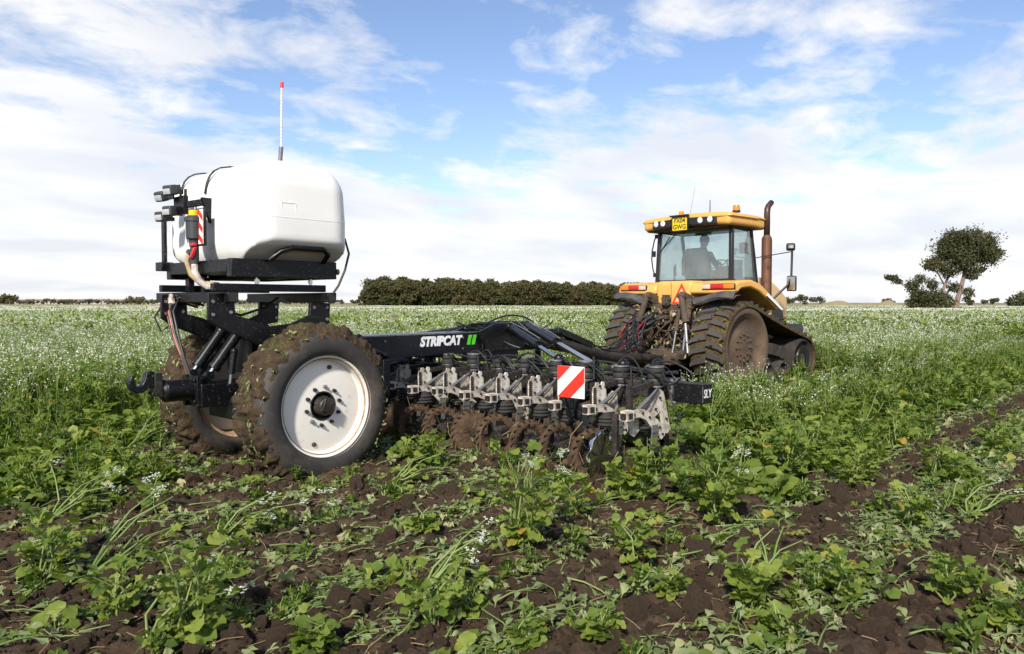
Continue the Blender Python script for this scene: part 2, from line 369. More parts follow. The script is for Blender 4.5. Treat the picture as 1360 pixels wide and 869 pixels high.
def thing(name, label, cat, loc=(0, 0, 0), rz=0.0, group=None):
    o = bpy.data.objects.new(name, None); C.objects.link(o); o.location = loc; o.rotation_euler = (0, 0, rz); o.empty_display_size = 0.3
    return tag(o, label, cat, group)
def inst(name, me, parent=None, loc=(0, 0, 0), rot=(0, 0, 0), sc=1.0):
    o = bpy.data.objects.new(name, me); C.objects.link(o); o.parent = parent; o.location = loc; o.rotation_euler = rot
    o.scale = (sc, sc, sc) if isinstance(sc, (int, float)) else sc
    return o
def copy_tree(o, parent=None):
    c = o.copy(); C.objects.link(c); c.parent = parent
    for ch in o.children: copy_tree(ch, c)
    return c
def text(body, size, name, mat, parent, loc, rot, depth=0.002, shear=0.0, bold=0.0, sx=1.0, align='CENTER'):
    cu = bpy.data.curves.new(name, 'FONT'); cu.body = body; cu.size = size; cu.extrude = depth; cu.shear = shear; cu.offset = bold; cu.align_x = align; cu.align_y = 'CENTER'; cu.resolution_u = 3
    o = bpy.data.objects.new(name, cu); C.objects.link(o)
    me = bpy.data.meshes.new_from_object(o, depsgraph=bpy.context.evaluated_depsgraph_get())
    bpy.data.objects.remove(o); bpy.data.curves.remove(cu)
    me.materials.clear(); me.materials.append(M[mat])
    return inst(name, me, parent, loc, rot, (sx, 1, 1))
def arc(p0, p1, sag=0.0, n=10, side=(0, 0, 0)):
    """hanging or bulging path between two points"""
    a, b, sd_ = Vector(p0), Vector(p1), Vector(side)
    return [a.lerp(b, i/n)+(Vector((0, 0, -sag))+sd_)*(4*(i/n)*(1-i/n)) for i in range(n+1)]
# value noise on arrays
_tab = np.random.default_rng(11).random((256, 256))
def vnoise(x, y):
    xi, yi = np.floor(x).astype(int), np.floor(y).astype(int); fx, fy = x-xi, y-yi
    fx = fx*fx*(3-2*fx); fy = fy*fy*(3-2*fy); a = _tab
    g = lambda i, j: a[(xi+i) & 255, (yi+j) & 255]
    return (g(0, 0)*(1-fx)+g(1, 0)*fx)*(1-fy)+(g(0, 1)*(1-fx)+g(1, 1)*fx)*fy
def fbm(x, y, o=4, gain=0.5):
    s, a, t = 0, 1.0, 0
    for k in range(o): s = s+a*vnoise(x*2**k+17.3*k, y*2**k+9.1*k); t += a; a *= gain
    return s/t
# ---------------------------------------------------------------- ground: one sheet with tilled strips near by, flat to the horizon
ROW = 0.58                                     # spacing of the tilled strips
def worked(x, y):
    """1 where the ground has been tilled, 0 under the standing crop"""
    w = 0.35*(fbm(x*0.9, y*0.9, 2)-0.5)
    a = np.clip((2.75+w-y)/0.25, 0, 1)
    b = np.clip((6.7+w-x)/0.3, 0, 1)*np.clip((10.75+w-y)/0.3, 0, 1)
    return np.maximum(a, b)
STRIPS = (-2.6, -1.8, -.95, .05, 1.03, 2.05, 2.68, 3.25, 3.95, 4.62, 5.3, 6.0, 6.7, 7.5, 8.3, 9.1, 9.9)   # tilled strips, not quite evenly spaced
def strip(x, y):
    """1 in the middle of a tilled strip, 0 between strips"""
    yw = y+0.22*(fbm(x*0.5, y*0.2, 3)-0.5)+0.10*(fbm(x*2.2, y*2.2, 2)-.5); s = 0
    for i, c in enumerate(STRIPS): s = np.maximum(s, np.exp(-(np.abs(yw-c)/(.28 if c < 2.3 else .235))**3.2))
    return s
def ground_z(x, y):
    near = np.exp(-np.maximum(np.hypot(x, y)-16, 0)/6)
    W = worked(x, y)*near; s = strip(x, y)
    lumps = fbm(x*5.5, y*5.5, 4, 0.6)-0.5; big = fbm(x*1.3, y*1.3, 3)-0.5; small = fbm(x*17, y*17, 3, 0.6)-0.5
    return W*(0.055*(s-0.5)+0.13*lumps*(0.35+0.65*s)+0.075*small*(0.35+0.65*s)+0.06*big)+near*(1-W)*0.05*lumps
def axis_pts(lo, hi, step, far):
    a = list(np.arange(lo, hi, step)); s = step; p = a[-1]
    while p < far: s *= 1.22; p += s; a.append(p)
    s = step; p = a[0]; pre = []
    while p > -far: s *= 1.22; p -= s; pre.append(p)
    return np.array(pre[::-1]+a)
gx = axis_pts(0.6, 11.0, 0.033, 4500); gy = axis_pts(-0.8, 9.0, 0.033, 4500)
GX, GY = np.meshgrid(gx, gy, indexing='ij'); GZ = ground_z(GX, GY)
nx_, ny_ = len(gx), len(gy)
me = bpy.data.meshes.new('ground')
idx = np.arange(nx_*ny_).reshape(nx_, ny_)
quads = np.stack([idx[:-1, :-1], idx[1:, :-1], idx[1:, 1:], idx[:-1, 1:]], -1).reshape(-1, 4)
me.vertices.add(nx_*ny_); me.vertices.foreach_set('co', np.stack([GX, GY, GZ], -1).ravel().astype(np.float32))
me.loops.add(quads.size); me.loops.foreach_set('vertex_index', quads.ravel().astype(np.int32))
me.polygons.add(len(quads)); me.polygons.foreach_set('loop_start', np.arange(0, quads.size, 4, dtype=np.int32))
me.polygons.foreach_set('use_smooth', np.ones(len(quads), dtype=bool))
me.update(calc_edges=True); me.materials.append(M['soil'])
ground = bpy.data.objects.new('ground', me); C.objects.link(ground); tag(ground, 'dark brown tilled soil in strips running between rows of green', 'ground', kind='structure')

t = NT('stubble'); n = t.noise(0.02, 4); n2 = t.noise(0.3, 4)
M['stubble'] = t.fin(t.bsdf(t.mix(n, t.mix(n2, (0.22, 0.16, 0.09), (0.30, 0.22, 0.12)), (0.16, 0.15, 0.07)), 0.95))
def gz1(x, y): return float(ground_z(np.array([x]), np.array([y]))[0])
def far_pt(px, dep):
    """a point on the plain: sideways offset px/990 per metre of depth along the view axis"""
    l = px/990*dep
    return (dep*math.cos(VIEW)+l*math.sin(VIEW), dep*math.sin(VIEW)-l*math.cos(VIEW))
mb = MB()
pts = [far_pt(p, d) for p, d in ((-900, 200), (-60, 205), (900, 210), (900, 2500), (-900, 2500))]
mb.add([(x, y, 0.05) for x, y in pts], [tuple(range(len(pts)))])
tag(mb.build('stubble_field', 'stubble', angle=0), 'strip of pale tan stubble beyond the flowering crop', 'field', kind='structure')

# ---------------------------------------------------------------- leaves and plants
OUTL = {8: ((0, .05), (.26, .05), (.36, .34), (.45, .2), (.58, .78), (.75, 1.0), (.91, .72), (1.0, .12)),
        7: ((0, .05), (.26, .06), (.38, .36), (.5, .42), (.66, .95), (.86, .92), (1.0, .14)),
        6: ((0, .05), (.28, .08), (.45, .5), (.65, .95), (.86, .9), (1.0, .14)),
        5: ((0, .06), (.28, .12), (.55, .85), (.82, 1.0), (1.0, .2)),
        4: ((0, .08), (.35, .7), (.75, 1.0), (1.0, .2)),
        3: ((0, .35), (.55, 1.0), (1.0, .35))}
def leaf_arrays(L, W, lobes=0.0, arch=0.5, cup=0.25, ruffle=0.25, pet=0.3, rows=7, r=rng):
    """radish leaf along +X: stalk, small side lobes and a broad rounded scalloped end; arching down"""
    vs, fs = [], []
    ph = r.random()*6.28; k = len(OUTL[rows]); sh = (pet-0.3)*0.8
    for i, (t, w) in enumerate(OUTL[rows]):
        if 0 < i < k-1: t = t+sh*(1-t); w = w*r.uniform(.85, 1.12)
        w = w*W/2
        x = L*t; z = arch*L*(t-t*t*1.2)
        for j in (-2, -1, 0, 1, 2):
            a = j/2
            zz = z+cup*abs(a)*w+ruffle*w*math.sin(ph+i*2.3+j*2.1)*abs(a)
            wa = w*(1 if abs(j) < 2 else r.uniform(.82, 1.15))
            vs.append((x-(0.05*L*abs(a) if i == k-1 else 0)+(0.04*L*math.sin(ph+i*3.1)*a if abs(j) == 2 else 0), a*wa, zz))
    for i in range(k-1):
        for j in range(4): fs.append((i*5+j, (i+1)*5+j, (i+1)*5+j+1, i*5+j+1))
    return vs, fs
LOBED = ((0, .035), (.25, .045), (.30, .22), (.36, .08), (.42, .38), (.47, .17), (.55, .72), (.62, .95), (.67, .82), (.77, 1.0), (.85, .80), (.93, .60), (1.0, .06))
def lobed_leaf(L, W, arch=0.5, cup=0.2, ruffle=0.25, pet=0.3, r=rng):
    """the leaf seen close: scalloped end lobe and small side lobes, folded along the midrib"""
    vs, fs = [], []; ph = r.random()*6.28; sh = (pet-.3)*.8; bend = r.uniform(-.12, .12)
    for i, (t, w) in enumerate(LOBED):
        if 0 < i < 12: t = t+sh*(1-t)
        x, z = L*t, arch*L*(t-t*t*1.2); yb = bend*L*t*t
        for s in (-1, 0, 1):
            ww = w*W/2*(r.uniform(.8, 1.15) if s else 1)
            vs.append((x+(r.uniform(-.02, .02)*L if s else 0), yb+s*ww, z+abs(s)*(cup*ww+ruffle*ww*math.sin(ph+i*1.9+s*1.3))))
    for i in range(12):
        for j in range(2): fs.append((i*3+j, (i+1)*3+j, (i+1)*3+j+1, i*3+j+1))
    return vs, fs
def xf(vs, m): return [m @ Vector(v) for v in vs]
def place(az, pitch, loc, roll=0.0, sc=1.0):
    return Matrix.Translation(loc) @ Matrix.Rotation(az, 4, 'Z') @ Matrix.Rotation(-pitch, 4, 'Y') @ Matrix.Rotation(roll, 4, 'X') @ Matrix.Scale(sc, 4)
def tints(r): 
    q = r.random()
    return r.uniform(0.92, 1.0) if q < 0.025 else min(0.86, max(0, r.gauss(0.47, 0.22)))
def add_leaf(mb, r, loc, az, pitch, L, W, rows=6, mi=0, **k):
    if rows == 13: k.pop('lobes', 0); v, f = lobed_leaf(L, W, r=r, **k)
    else: v, f = leaf_arrays(L, W, rows=rows, r=r, **k)
    mb.add(xf(v, place(az, pitch, loc, r.uniform(-.5, .5))), f, mi, tints(r))
def add_flower(mb, r, p, s, mi=2, n=2):
    """four-petalled flower head: crossed small faces"""
    ti = r.random()
    for k in range(n):
        m = Matrix.Translation(p) @ Euler((r.uniform(-.9, .9), r.uniform(-.9, .9), r.uniform(0, 6.3))).to_matrix().to_4x4()
        mb.add(xf([(-s, -s*.45, 0), (s, -s*.45, s*.2), (s, s*.45, 0), (-s, s*.45, s*.2)], m), [(0, 1, 2, 3)], mi, ti)
def stemtube(mb, r, pts, r0, r1, n=4, mi=1):
    k = len(pts); o = len(mb.v); mb.tube(pts, [r0+(r1-r0)*i/(k-1) for i in range(k)], n, mi, caps=False); mb.tint.extend([r.uniform(.2, .9)]*(len(mb.v)-o))
def rosette(seed, n=14, L=0.26, W=0.13, up=0.9, rows=6):
    r = random.Random(seed); mb = MB()
    for i in range(n):
        f = i/n; az = i*2.4+r.uniform(-.4, .4)
        add_leaf(mb, r, (0, 0, 0.01), az, up*(0.35+0.75*f)+r.uniform(-.2, .2), L*r.uniform(.65, 1.1), W*r.uniform(.7, 1.15), rows, lobes=r.uniform(0.2, 0.7), arch=r.uniform(.2, .7), pet=r.uniform(.22, .4))
    return mb
def flowering(seed, h=0.85, nb=5, nleaf=16, lean=0.12, fl=5, fs=0.013, rows=5, leafL=0.2):
    r = random.Random(seed); mb = MB()
    for i in range(nleaf):
        f = i/nleaf; z = h*0.72*f
        add_leaf(mb, r, (r.uniform(-.02, .02), r.uniform(-.02, .02), z), i*2.4+r.uniform(-.5, .5), r.uniform(.2, .9)+0.2*f, leafL*(1.15-0.6*f)*r.uniform(.7, 1.2), leafL*0.5*(1.1-0.5*f)*r.uniform(.7, 1.2), rows, lobes=r.uniform(.2, .7), arch=r.uniform(.2, .6))
    tips = []
    for b in range(nb):
        az = b*2.4+r.uniform(-.5, .5); z0 = h*r.uniform(.15, .5) if b else 0; out = r.uniform(.12, .3)*h if b else lean*h; top = h*(r.uniform(.72, 1.05) if b else 1.0)
        p0 = Vector((0, 0, z0)); p2 = Vector((math.cos(az)*out, math.sin(az)*out, top)); p1 = p0.lerp(p2, .5)+Vector((math.cos(az), math.sin(az), 0))*out*.2
        stemtube(mb, r, [p0, p1, p2], 0.006 if b else 0.008, 0.002)
        for q in range(3): add_leaf(mb, r, p0.lerp(p2, r.uniform(.25, .85)), r.uniform(0, 6.3), r.uniform(.2, .9), leafL*.42*r.uniform(.6, 1.2), leafL*.2, 4, arch=.3, pet=.15)
        tips.append((p1, p2))
    for p1, p2 in tips:
        for q in range(fl):
            p = p1.lerp(p2, 1-abs(r.gauss(0, .16)))+Vector((r.uniform(-.045, .045), r.uniform(-.045, .045), r.uniform(-.02, .04)))
            add_flower(mb, r, p, fs*r.uniform(.7, 1.3))
    return mb
def clump(seed, rad, h, nl, nf, ls, fs):
    """a patch of crop seen from far off: leaf-sized faces with flower heads on top"""
    r = random.Random(seed); mb = MB()
    for i in range(nl):
        a = r.uniform(0, 6.3); d = rad*math.sqrt(r.random()); z = h*r.uniform(.1, 1.0)
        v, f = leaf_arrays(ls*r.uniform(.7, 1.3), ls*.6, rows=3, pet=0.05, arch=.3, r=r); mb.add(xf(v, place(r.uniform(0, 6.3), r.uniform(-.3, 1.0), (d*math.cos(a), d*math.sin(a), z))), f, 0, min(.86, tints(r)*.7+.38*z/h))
    for i in range(nf):
        a = r.uniform(0, 6.3); d = rad*math.sqrt(r.random()); add_flower(mb, r, Vector((d*math.cos(a), d*math.sin(a), h*r.uniform(.8, 1.08))), fs*r.uniform(.6, 1.3), n=1)
    return mb
PM = ['leaf', 'stem', 'petal']
def proto_collection(name, builders, mats=PM):
    col = bpy.data.collections.new(name)
    for i, b in enumerate(builders):
        o = bpy.data.objects.new('%s_%02d' % (name, i), b.mesh('%s_%02d' % (name, i), mats, angle=28 if name == 'clod' else 60)); col.objects.link(o)
    return col
def scatter(name, pts, rots, scls, idxs, col, label, cat):
    """one object of many instances on points (geometry nodes)"""
    n = len(pts); me = bpy.data.meshes.new(name); me.vertices.add(n); me.vertices.foreach_set('co', np.asarray(pts, np.float32).ravel())
    for an, ty, key, arr in (('rot', 'FLOAT_VECTOR', 'vector', rots), ('scl', 'FLOAT', 'value', scls), ('pick', 'INT', 'value', idxs)):
        a = me.attributes.new(an, ty, 'POINT'); a.data.foreach_set(key, np.asarray(arr, np.int32 if ty == 'INT' else np.float32).ravel())
    o = bpy.data.objects.new(name, me); C.objects.link(o)
    g = bpy.data.node_groups.new(name+'_nodes', 'GeometryNodeTree')
    g.interface.new_socket('Geometry', in_out='INPUT', socket_type='NodeSocketGeometry'); g.interface.new_socket('Geometry', in_out='OUTPUT', socket_type='NodeSocketGeometry')
    gi, go = g.nodes.new('NodeGroupInput'), g.nodes.new('NodeGroupOutput')
    ip = g.nodes.new('GeometryNodeInstanceOnPoints'); ci = g.nodes.new('GeometryNodeCollectionInfo')
    ci.inputs[0].default_value = col; ci.inputs['Separate Children'].default_value = True; ci.inputs['Reset Children'].default_value = True
    def na(nm, ty): q = g.nodes.new('GeometryNodeInputNamedAttribute'); q.data_type = ty; q.inputs[0].default_value = nm; return q.outputs[0]
    g.links.new(gi.outputs[0], ip.inputs['Points']); g.links.new(ci.outputs[0], ip.inputs['Instance']); ip.inputs['Pick Instance'].default_value = True
    g.links.new(na('pick', 'INT'), ip.inputs['Instance Index']); g.links.new(na('scl', 'FLOAT'), ip.inputs['Scale'])
    er = g.nodes.new('FunctionNodeEulerToRotation'); g.links.new(na('rot', 'FLOAT_VECTOR'), er.inputs[0]); g.links.new(er.outputs[0], ip.inputs['Rotation'])
    g.links.new(ip.outputs[0], go.inputs[0])
    md = o.modifiers.new('scatter', 'NODES'); md.node_group = g
    tag(o, label, cat, kind='stuff'); return o
def view_grid(d0, d1, half, step, jitter=0.5):
    """jittered points of the plain between two depths inside the view wedge, with a margin to the sides"""
    l = d1*math.tan(half); u, v = np.meshgrid(np.arange(d0, d1, step), np.arange(-l, l, step), indexing='ij'); u, v = u.ravel(), v.ravel()
    u = u+nrg.uniform(-jitter, jitter, len(u))*step; v = v+nrg.uniform(-jitter, jitter, len(v))*step
    k = (np.abs(v) < u*math.tan(half)+1.5) & (u >= d0) & (u < d1); u, v = u[k], v[k]
    return u*math.cos(VIEW)+v*math.sin(VIEW), u*math.sin(VIEW)-v*math.cos(VIEW), u
# where the tractor and the machine stand no crop grows through them
TR_LOC, TR_RZ = (13.18, 7.36), R(-6.7)
def tractor_local(x, y):
    dx, dy = x-TR_LOC[0], y-TR_LOC[1]; c, s = math.cos(-TR_RZ), math.sin(-TR_RZ)
    return c*dx-s*dy, s*dx+c*dy
def crop_height(x, y):
    """height factor of the standing crop, 0 = none"""
    w = 0.5*(fbm(x*0.7, y*0.7, 2)-0.5)
    left = (y > 10.75+w*.6)
    main = (x > 5.9+w*.5) & (y > 3.55+w)
    edge = ((x > 5.0+w) & (y > 2.45+w*.8) & ~main) | ((y > 8.7+w*2) & (x < 4.6)) | ((y > 6.3+w*2) & (x < 2.9+w))
    h = np.where(left | main, 1.0, np.where(edge & ~left, 0.45, 0.0))
    h = np.where(left & (y < 11.5), .78, h); h = np.where(main & (y < 4.4), .7, h)
    tx, ty = tractor_local(x, y)
    h = np.where((tx > -1.2) & (tx < 3.4) & (np.abs(ty) < 1.5), 0.0, h)             # tracks and belly
    h = np.where((x < 13) & (x > 5.5) & (np.abs(y-7.15) < 1.5) & (h > 0), 0.0, h)   # under drawbar and beam
    h = np.where((x <= 7.0) & (x > 5) & (y > 3.3) & (y < 10.8), 0.0, h)             # under the tool bar
    h = np.where((tx > -1.6) & (tx < 2.6) & (ty < -1.4) & (ty > -3.2), np.minimum(h, 0.55), h)  # short growth by the track
    h = np.where((x > 7.0) & (x < 8.4) & (y > 3.2) & (y < 5.7), np.minimum(h, 0.5), h)
    h = np.where((x > 7.0) & (x < 12.5) & (y >= 3.3) & (y <= 5.7), np.minimum(h, 0.75), h)
    h = np.where((x >= 5.6) & (x < 7.0) & (y > 2.4) & (y <= 3.3), np.minimum(h, 0.45), h)
    return h
# near crop
x, y, d = view_grid(4.0, 24.0, R(46), 0.25)
h = crop_height(x, y); k = h > 0; x, y, d, h = x[k], y[k], d[k], h[k]
protos = [flowering(s, 0.84+0.08*(s % 3), 5+s % 3, 26, leafL=.19, fs=.0115, fl=3) for s in range(1, 7)] + [rosette(s, 20, 0.23, 0.125, rows=13) for s in range(20, 25)] + [flowering(s, .5, 5, 26, leafL=.19, fl=0, rows=13) for s in range(31, 34)]
pick = np.where((h > 0.6) & (nrg.random(len(x)) < np.where(h < .8, .5, .72)*np.clip(fbm(x*.6, y*.6, 3)*2.6-.35, .35, 1.15)), nrg.integers(0, 6, len(x)), np.where(nrg.random(len(x)) < .4, nrg.integers(11, 14, len(x)), nrg.integers(6, 11, len(x))))
dens = np.where(h < 0.6, nrg.random(len(x)) < 0.66, True); x, y, h, pick = x[dens], y[dens], h[dens], pick[dens]
sc = np.where(pick < 6, h*nrg.uniform(.82, 1.08, len(x)), nrg.uniform(.7, 1.3, len(x))*np.where(h < .6, .95, 1.15))
tilt = np.where(h < .6, .3, .12)
rots = np.stack([nrg.normal(0, 1, len(x))*tilt, nrg.normal(0, 1, len(x))*tilt, nrg.uniform(0, 6.28, len(x))], -1)
scatter('cover_crop', np.stack([x, y, ground_z(x, y)-.01], -1), rots, sc, pick, proto_collection('crop_near', protos), 'dense standing green cover crop dotted with small white flowers', 'crop')
# middle distance and far field
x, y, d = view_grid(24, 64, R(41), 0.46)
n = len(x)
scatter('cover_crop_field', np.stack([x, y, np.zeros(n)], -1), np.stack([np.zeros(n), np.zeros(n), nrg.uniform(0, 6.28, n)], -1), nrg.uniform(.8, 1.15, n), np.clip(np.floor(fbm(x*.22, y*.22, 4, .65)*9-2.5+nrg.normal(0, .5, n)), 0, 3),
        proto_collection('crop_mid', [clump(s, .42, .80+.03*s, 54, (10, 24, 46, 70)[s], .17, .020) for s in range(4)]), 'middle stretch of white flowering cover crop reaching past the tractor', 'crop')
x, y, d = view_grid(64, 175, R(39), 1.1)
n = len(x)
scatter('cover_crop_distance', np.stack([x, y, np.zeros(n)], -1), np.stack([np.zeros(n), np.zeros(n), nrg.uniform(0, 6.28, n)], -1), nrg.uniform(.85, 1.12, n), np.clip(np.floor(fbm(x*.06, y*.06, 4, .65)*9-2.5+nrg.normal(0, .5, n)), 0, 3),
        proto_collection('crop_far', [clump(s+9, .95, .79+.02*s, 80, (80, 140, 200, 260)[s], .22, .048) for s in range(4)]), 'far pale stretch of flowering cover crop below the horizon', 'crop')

# ---------------------------------------------------------------- what lies on the tilled ground: clods, straw, chopped and wilted leaves
def clod(seed):
    r = random.Random(seed); bm = bmesh.new(); bmesh.ops.create_icosphere(bm, subdivisions=2, radius=1.0)
    for v in bm.verts:
        q = v.co; k = 1+0.28*math.sin(q.x*3.1+seed)*math.cos(q.y*2.7+seed*2)+0.16*math.sin(q.z*7+q.x*5+seed)+r.uniform(-.15, .15)
        v.co = Vector((q.x*k, q.y*k*.9, q.z*k*.72))
    mb = MB(); bm.verts.ensure_lookup_table(); mb.add([tuple(v.co) for v in bm.verts], [tuple(v.index for v in f.verts) for f in bm.faces]); bm.free(); return mb
x, y, d = view_grid(2.6, 13.0, R(44), 0.034)
W = worked(x, y); s = strip(x, y); p = nrg.random(len(x)); cl = fbm(x*1.7, y*1.7, 3)
k = (W > .5) & (p < (0.09+0.5*s*s)*np.where(cl > .5, 1.25, .7)); x, y, d = x[k], y[k], d[k]; n = len(x)
sz = np.exp(nrg.normal(math.log(.012), .68, n)).clip(.005, .085)
scatter('soil_clods', np.stack([x, y, ground_z(x, y)+sz*.15], -1), nrg.uniform(0, 6.28, (n, 3)), sz, nrg.integers(0, 5, n), proto_collection('clod', [clod(i) for i in range(5)], ['soil']), 'loose crumbs and clods of dark soil along the tilled strips', 'soil clods')
def straw(seed):
    r = random.Random(seed); mb = MB(); L = r.uniform(.08, .2); stemtube(mb, r, [(-L/2, 0, 0), (0, r.uniform(-.01, .01), .006), (L/2, 0, 0)], .0022, .0016, 4, 0); return mb
x, y, d = view_grid(2.6, 11.0, R(44), 0.075); W = worked(x, y); cl = fbm(x*1.4+7, y*2.2, 3)
k = (W > .5) & (nrg.random(len(x)) < np.where(cl > .57, .55, .06)); x, y = x[k], y[k]; n = len(x)
scatter('straw_litter', np.stack([x, y, ground_z(x, y)+.012], -1), np.stack([nrg.normal(0, .2, n), nrg.normal(0, .25, n), nrg.uniform(0, 6.28, n)], -1), nrg.uniform(.6, 1.2, n), nrg.integers(0, 5, n), proto_collection('straw', [straw(i) for i in range(5)], ['straw']), 'scattered bits of pale straw lying on bare soil', 'straw')
def flat_leaf(seed):
    r = random.Random(seed); mb = MB(); v, f = lobed_leaf(r.uniform(.07, .15), r.uniform(.04, .085), arch=r.uniform(-.2, .7), cup=.3, ruffle=.6, pet=r.uniform(.1, .35), r=r) if seed % 3 else leaf_arrays(r.uniform(.03, .07), r.uniform(.02, .045), arch=r.uniform(-.1, .3), ruffle=.5, pet=.1, rows=4, r=r); mb.add(v, f, 0, tints(r)); return mb
def flat_stem(seed):
    r = random.Random(seed); mb = MB(); L = r.uniform(.15, .42); o = r.uniform(-.06, .06)
    stemtube(mb, r, [(-L/2, 0, 0), (-L/6, o, .02), (L/5, o*.5, .025), (L/2, -o, .01)], .0055, .002, 5, 1)
    for i in range(3): add_leaf(mb, r, (r.uniform(-.2, .5)*L, 0, .02), r.uniform(-1, 1), r.uniform(-.1, .4), .08, .04, 5, arch=.2)
    return mb
x, y, d = view_grid(2.6, 20.0, R(42), 0.047); W = worked(x, y); s = strip(x, y); cl = fbm(x*1.1+3, y*1.9+5, 3)
prob = np.clip((1-s)**1.2*1.0+.09, 0, 1)*np.where(cl > .42, 1.0, .5)
k = (W > .4) & (nrg.random(len(x)) < prob); x, y = x[k], y[k]; n = len(x)
rt = np.stack([nrg.normal(0, .5, n), nrg.normal(0, .4, n), nrg.uniform(0, 6.28, n)], -1)
pk = nrg.integers(0, 18, n); st = pk > 11; rt[st, 2] = nrg.normal(0, .5, st.sum()); rt[st, :2] *= .4
scatter('leaf_litter', np.stack([x, y, ground_z(x, y)+.018], -1), rt, nrg.uniform(.4, 1.15, n)**1.3, pk, proto_collection('litter', [flat_leaf(i) for i in range(12)]+[flat_stem(i) for i in range(40, 46)], ['wilted', 'stem']), 'crushed and wilted leaves and stems carpeting the ground between tilled strips', 'leaf litter')
x, y, d = view_grid(2.7, 30.0, R(44), 0.15); W = worked(x, y); s = strip(x, y); cl = fbm(x*0.9+1, y*1.4+2, 3)
k = (W > .4) & (nrg.random(len(x)) < ((1-s)**2*.9+.03)*np.where(cl > .47, .98, .5)); x, y = x[k], y[k]; n = len(x)
def small_tuft(seed): return rosette(seed, 8, .125, .072, .55, 13)
scatter('ground_leaves', np.stack([x, y, ground_z(x, y)-.005], -1), np.stack([nrg.normal(0, .3, n), nrg.normal(0, .3, n), nrg.uniform(0, 6.28, n)], -1), nrg.uniform(.5, 1.3, n), nrg.integers(0, 10, n), proto_collection('tuft', [small_tuft(i) for i in range(60, 67)]+[flowering(i, .17, 4, 14, leafL=.11, fl=0, rows=13) for i in range(70, 73)]), 'low regrowing green leaves in rows between tilled strips', 'ground cover')
# ================================================================= trailed strip-tillage machine
IMP = thing('strip_tillage_machine', 'long black trailed strip tillage machine with white tank and rows of muddy tool units', 'implement', (4.05, 7.09, 0))
def part(mb, name, mat, parent=IMP, bevel=0.0, **k): return mb.build(name, mat, parent, bevel=bevel, **k)

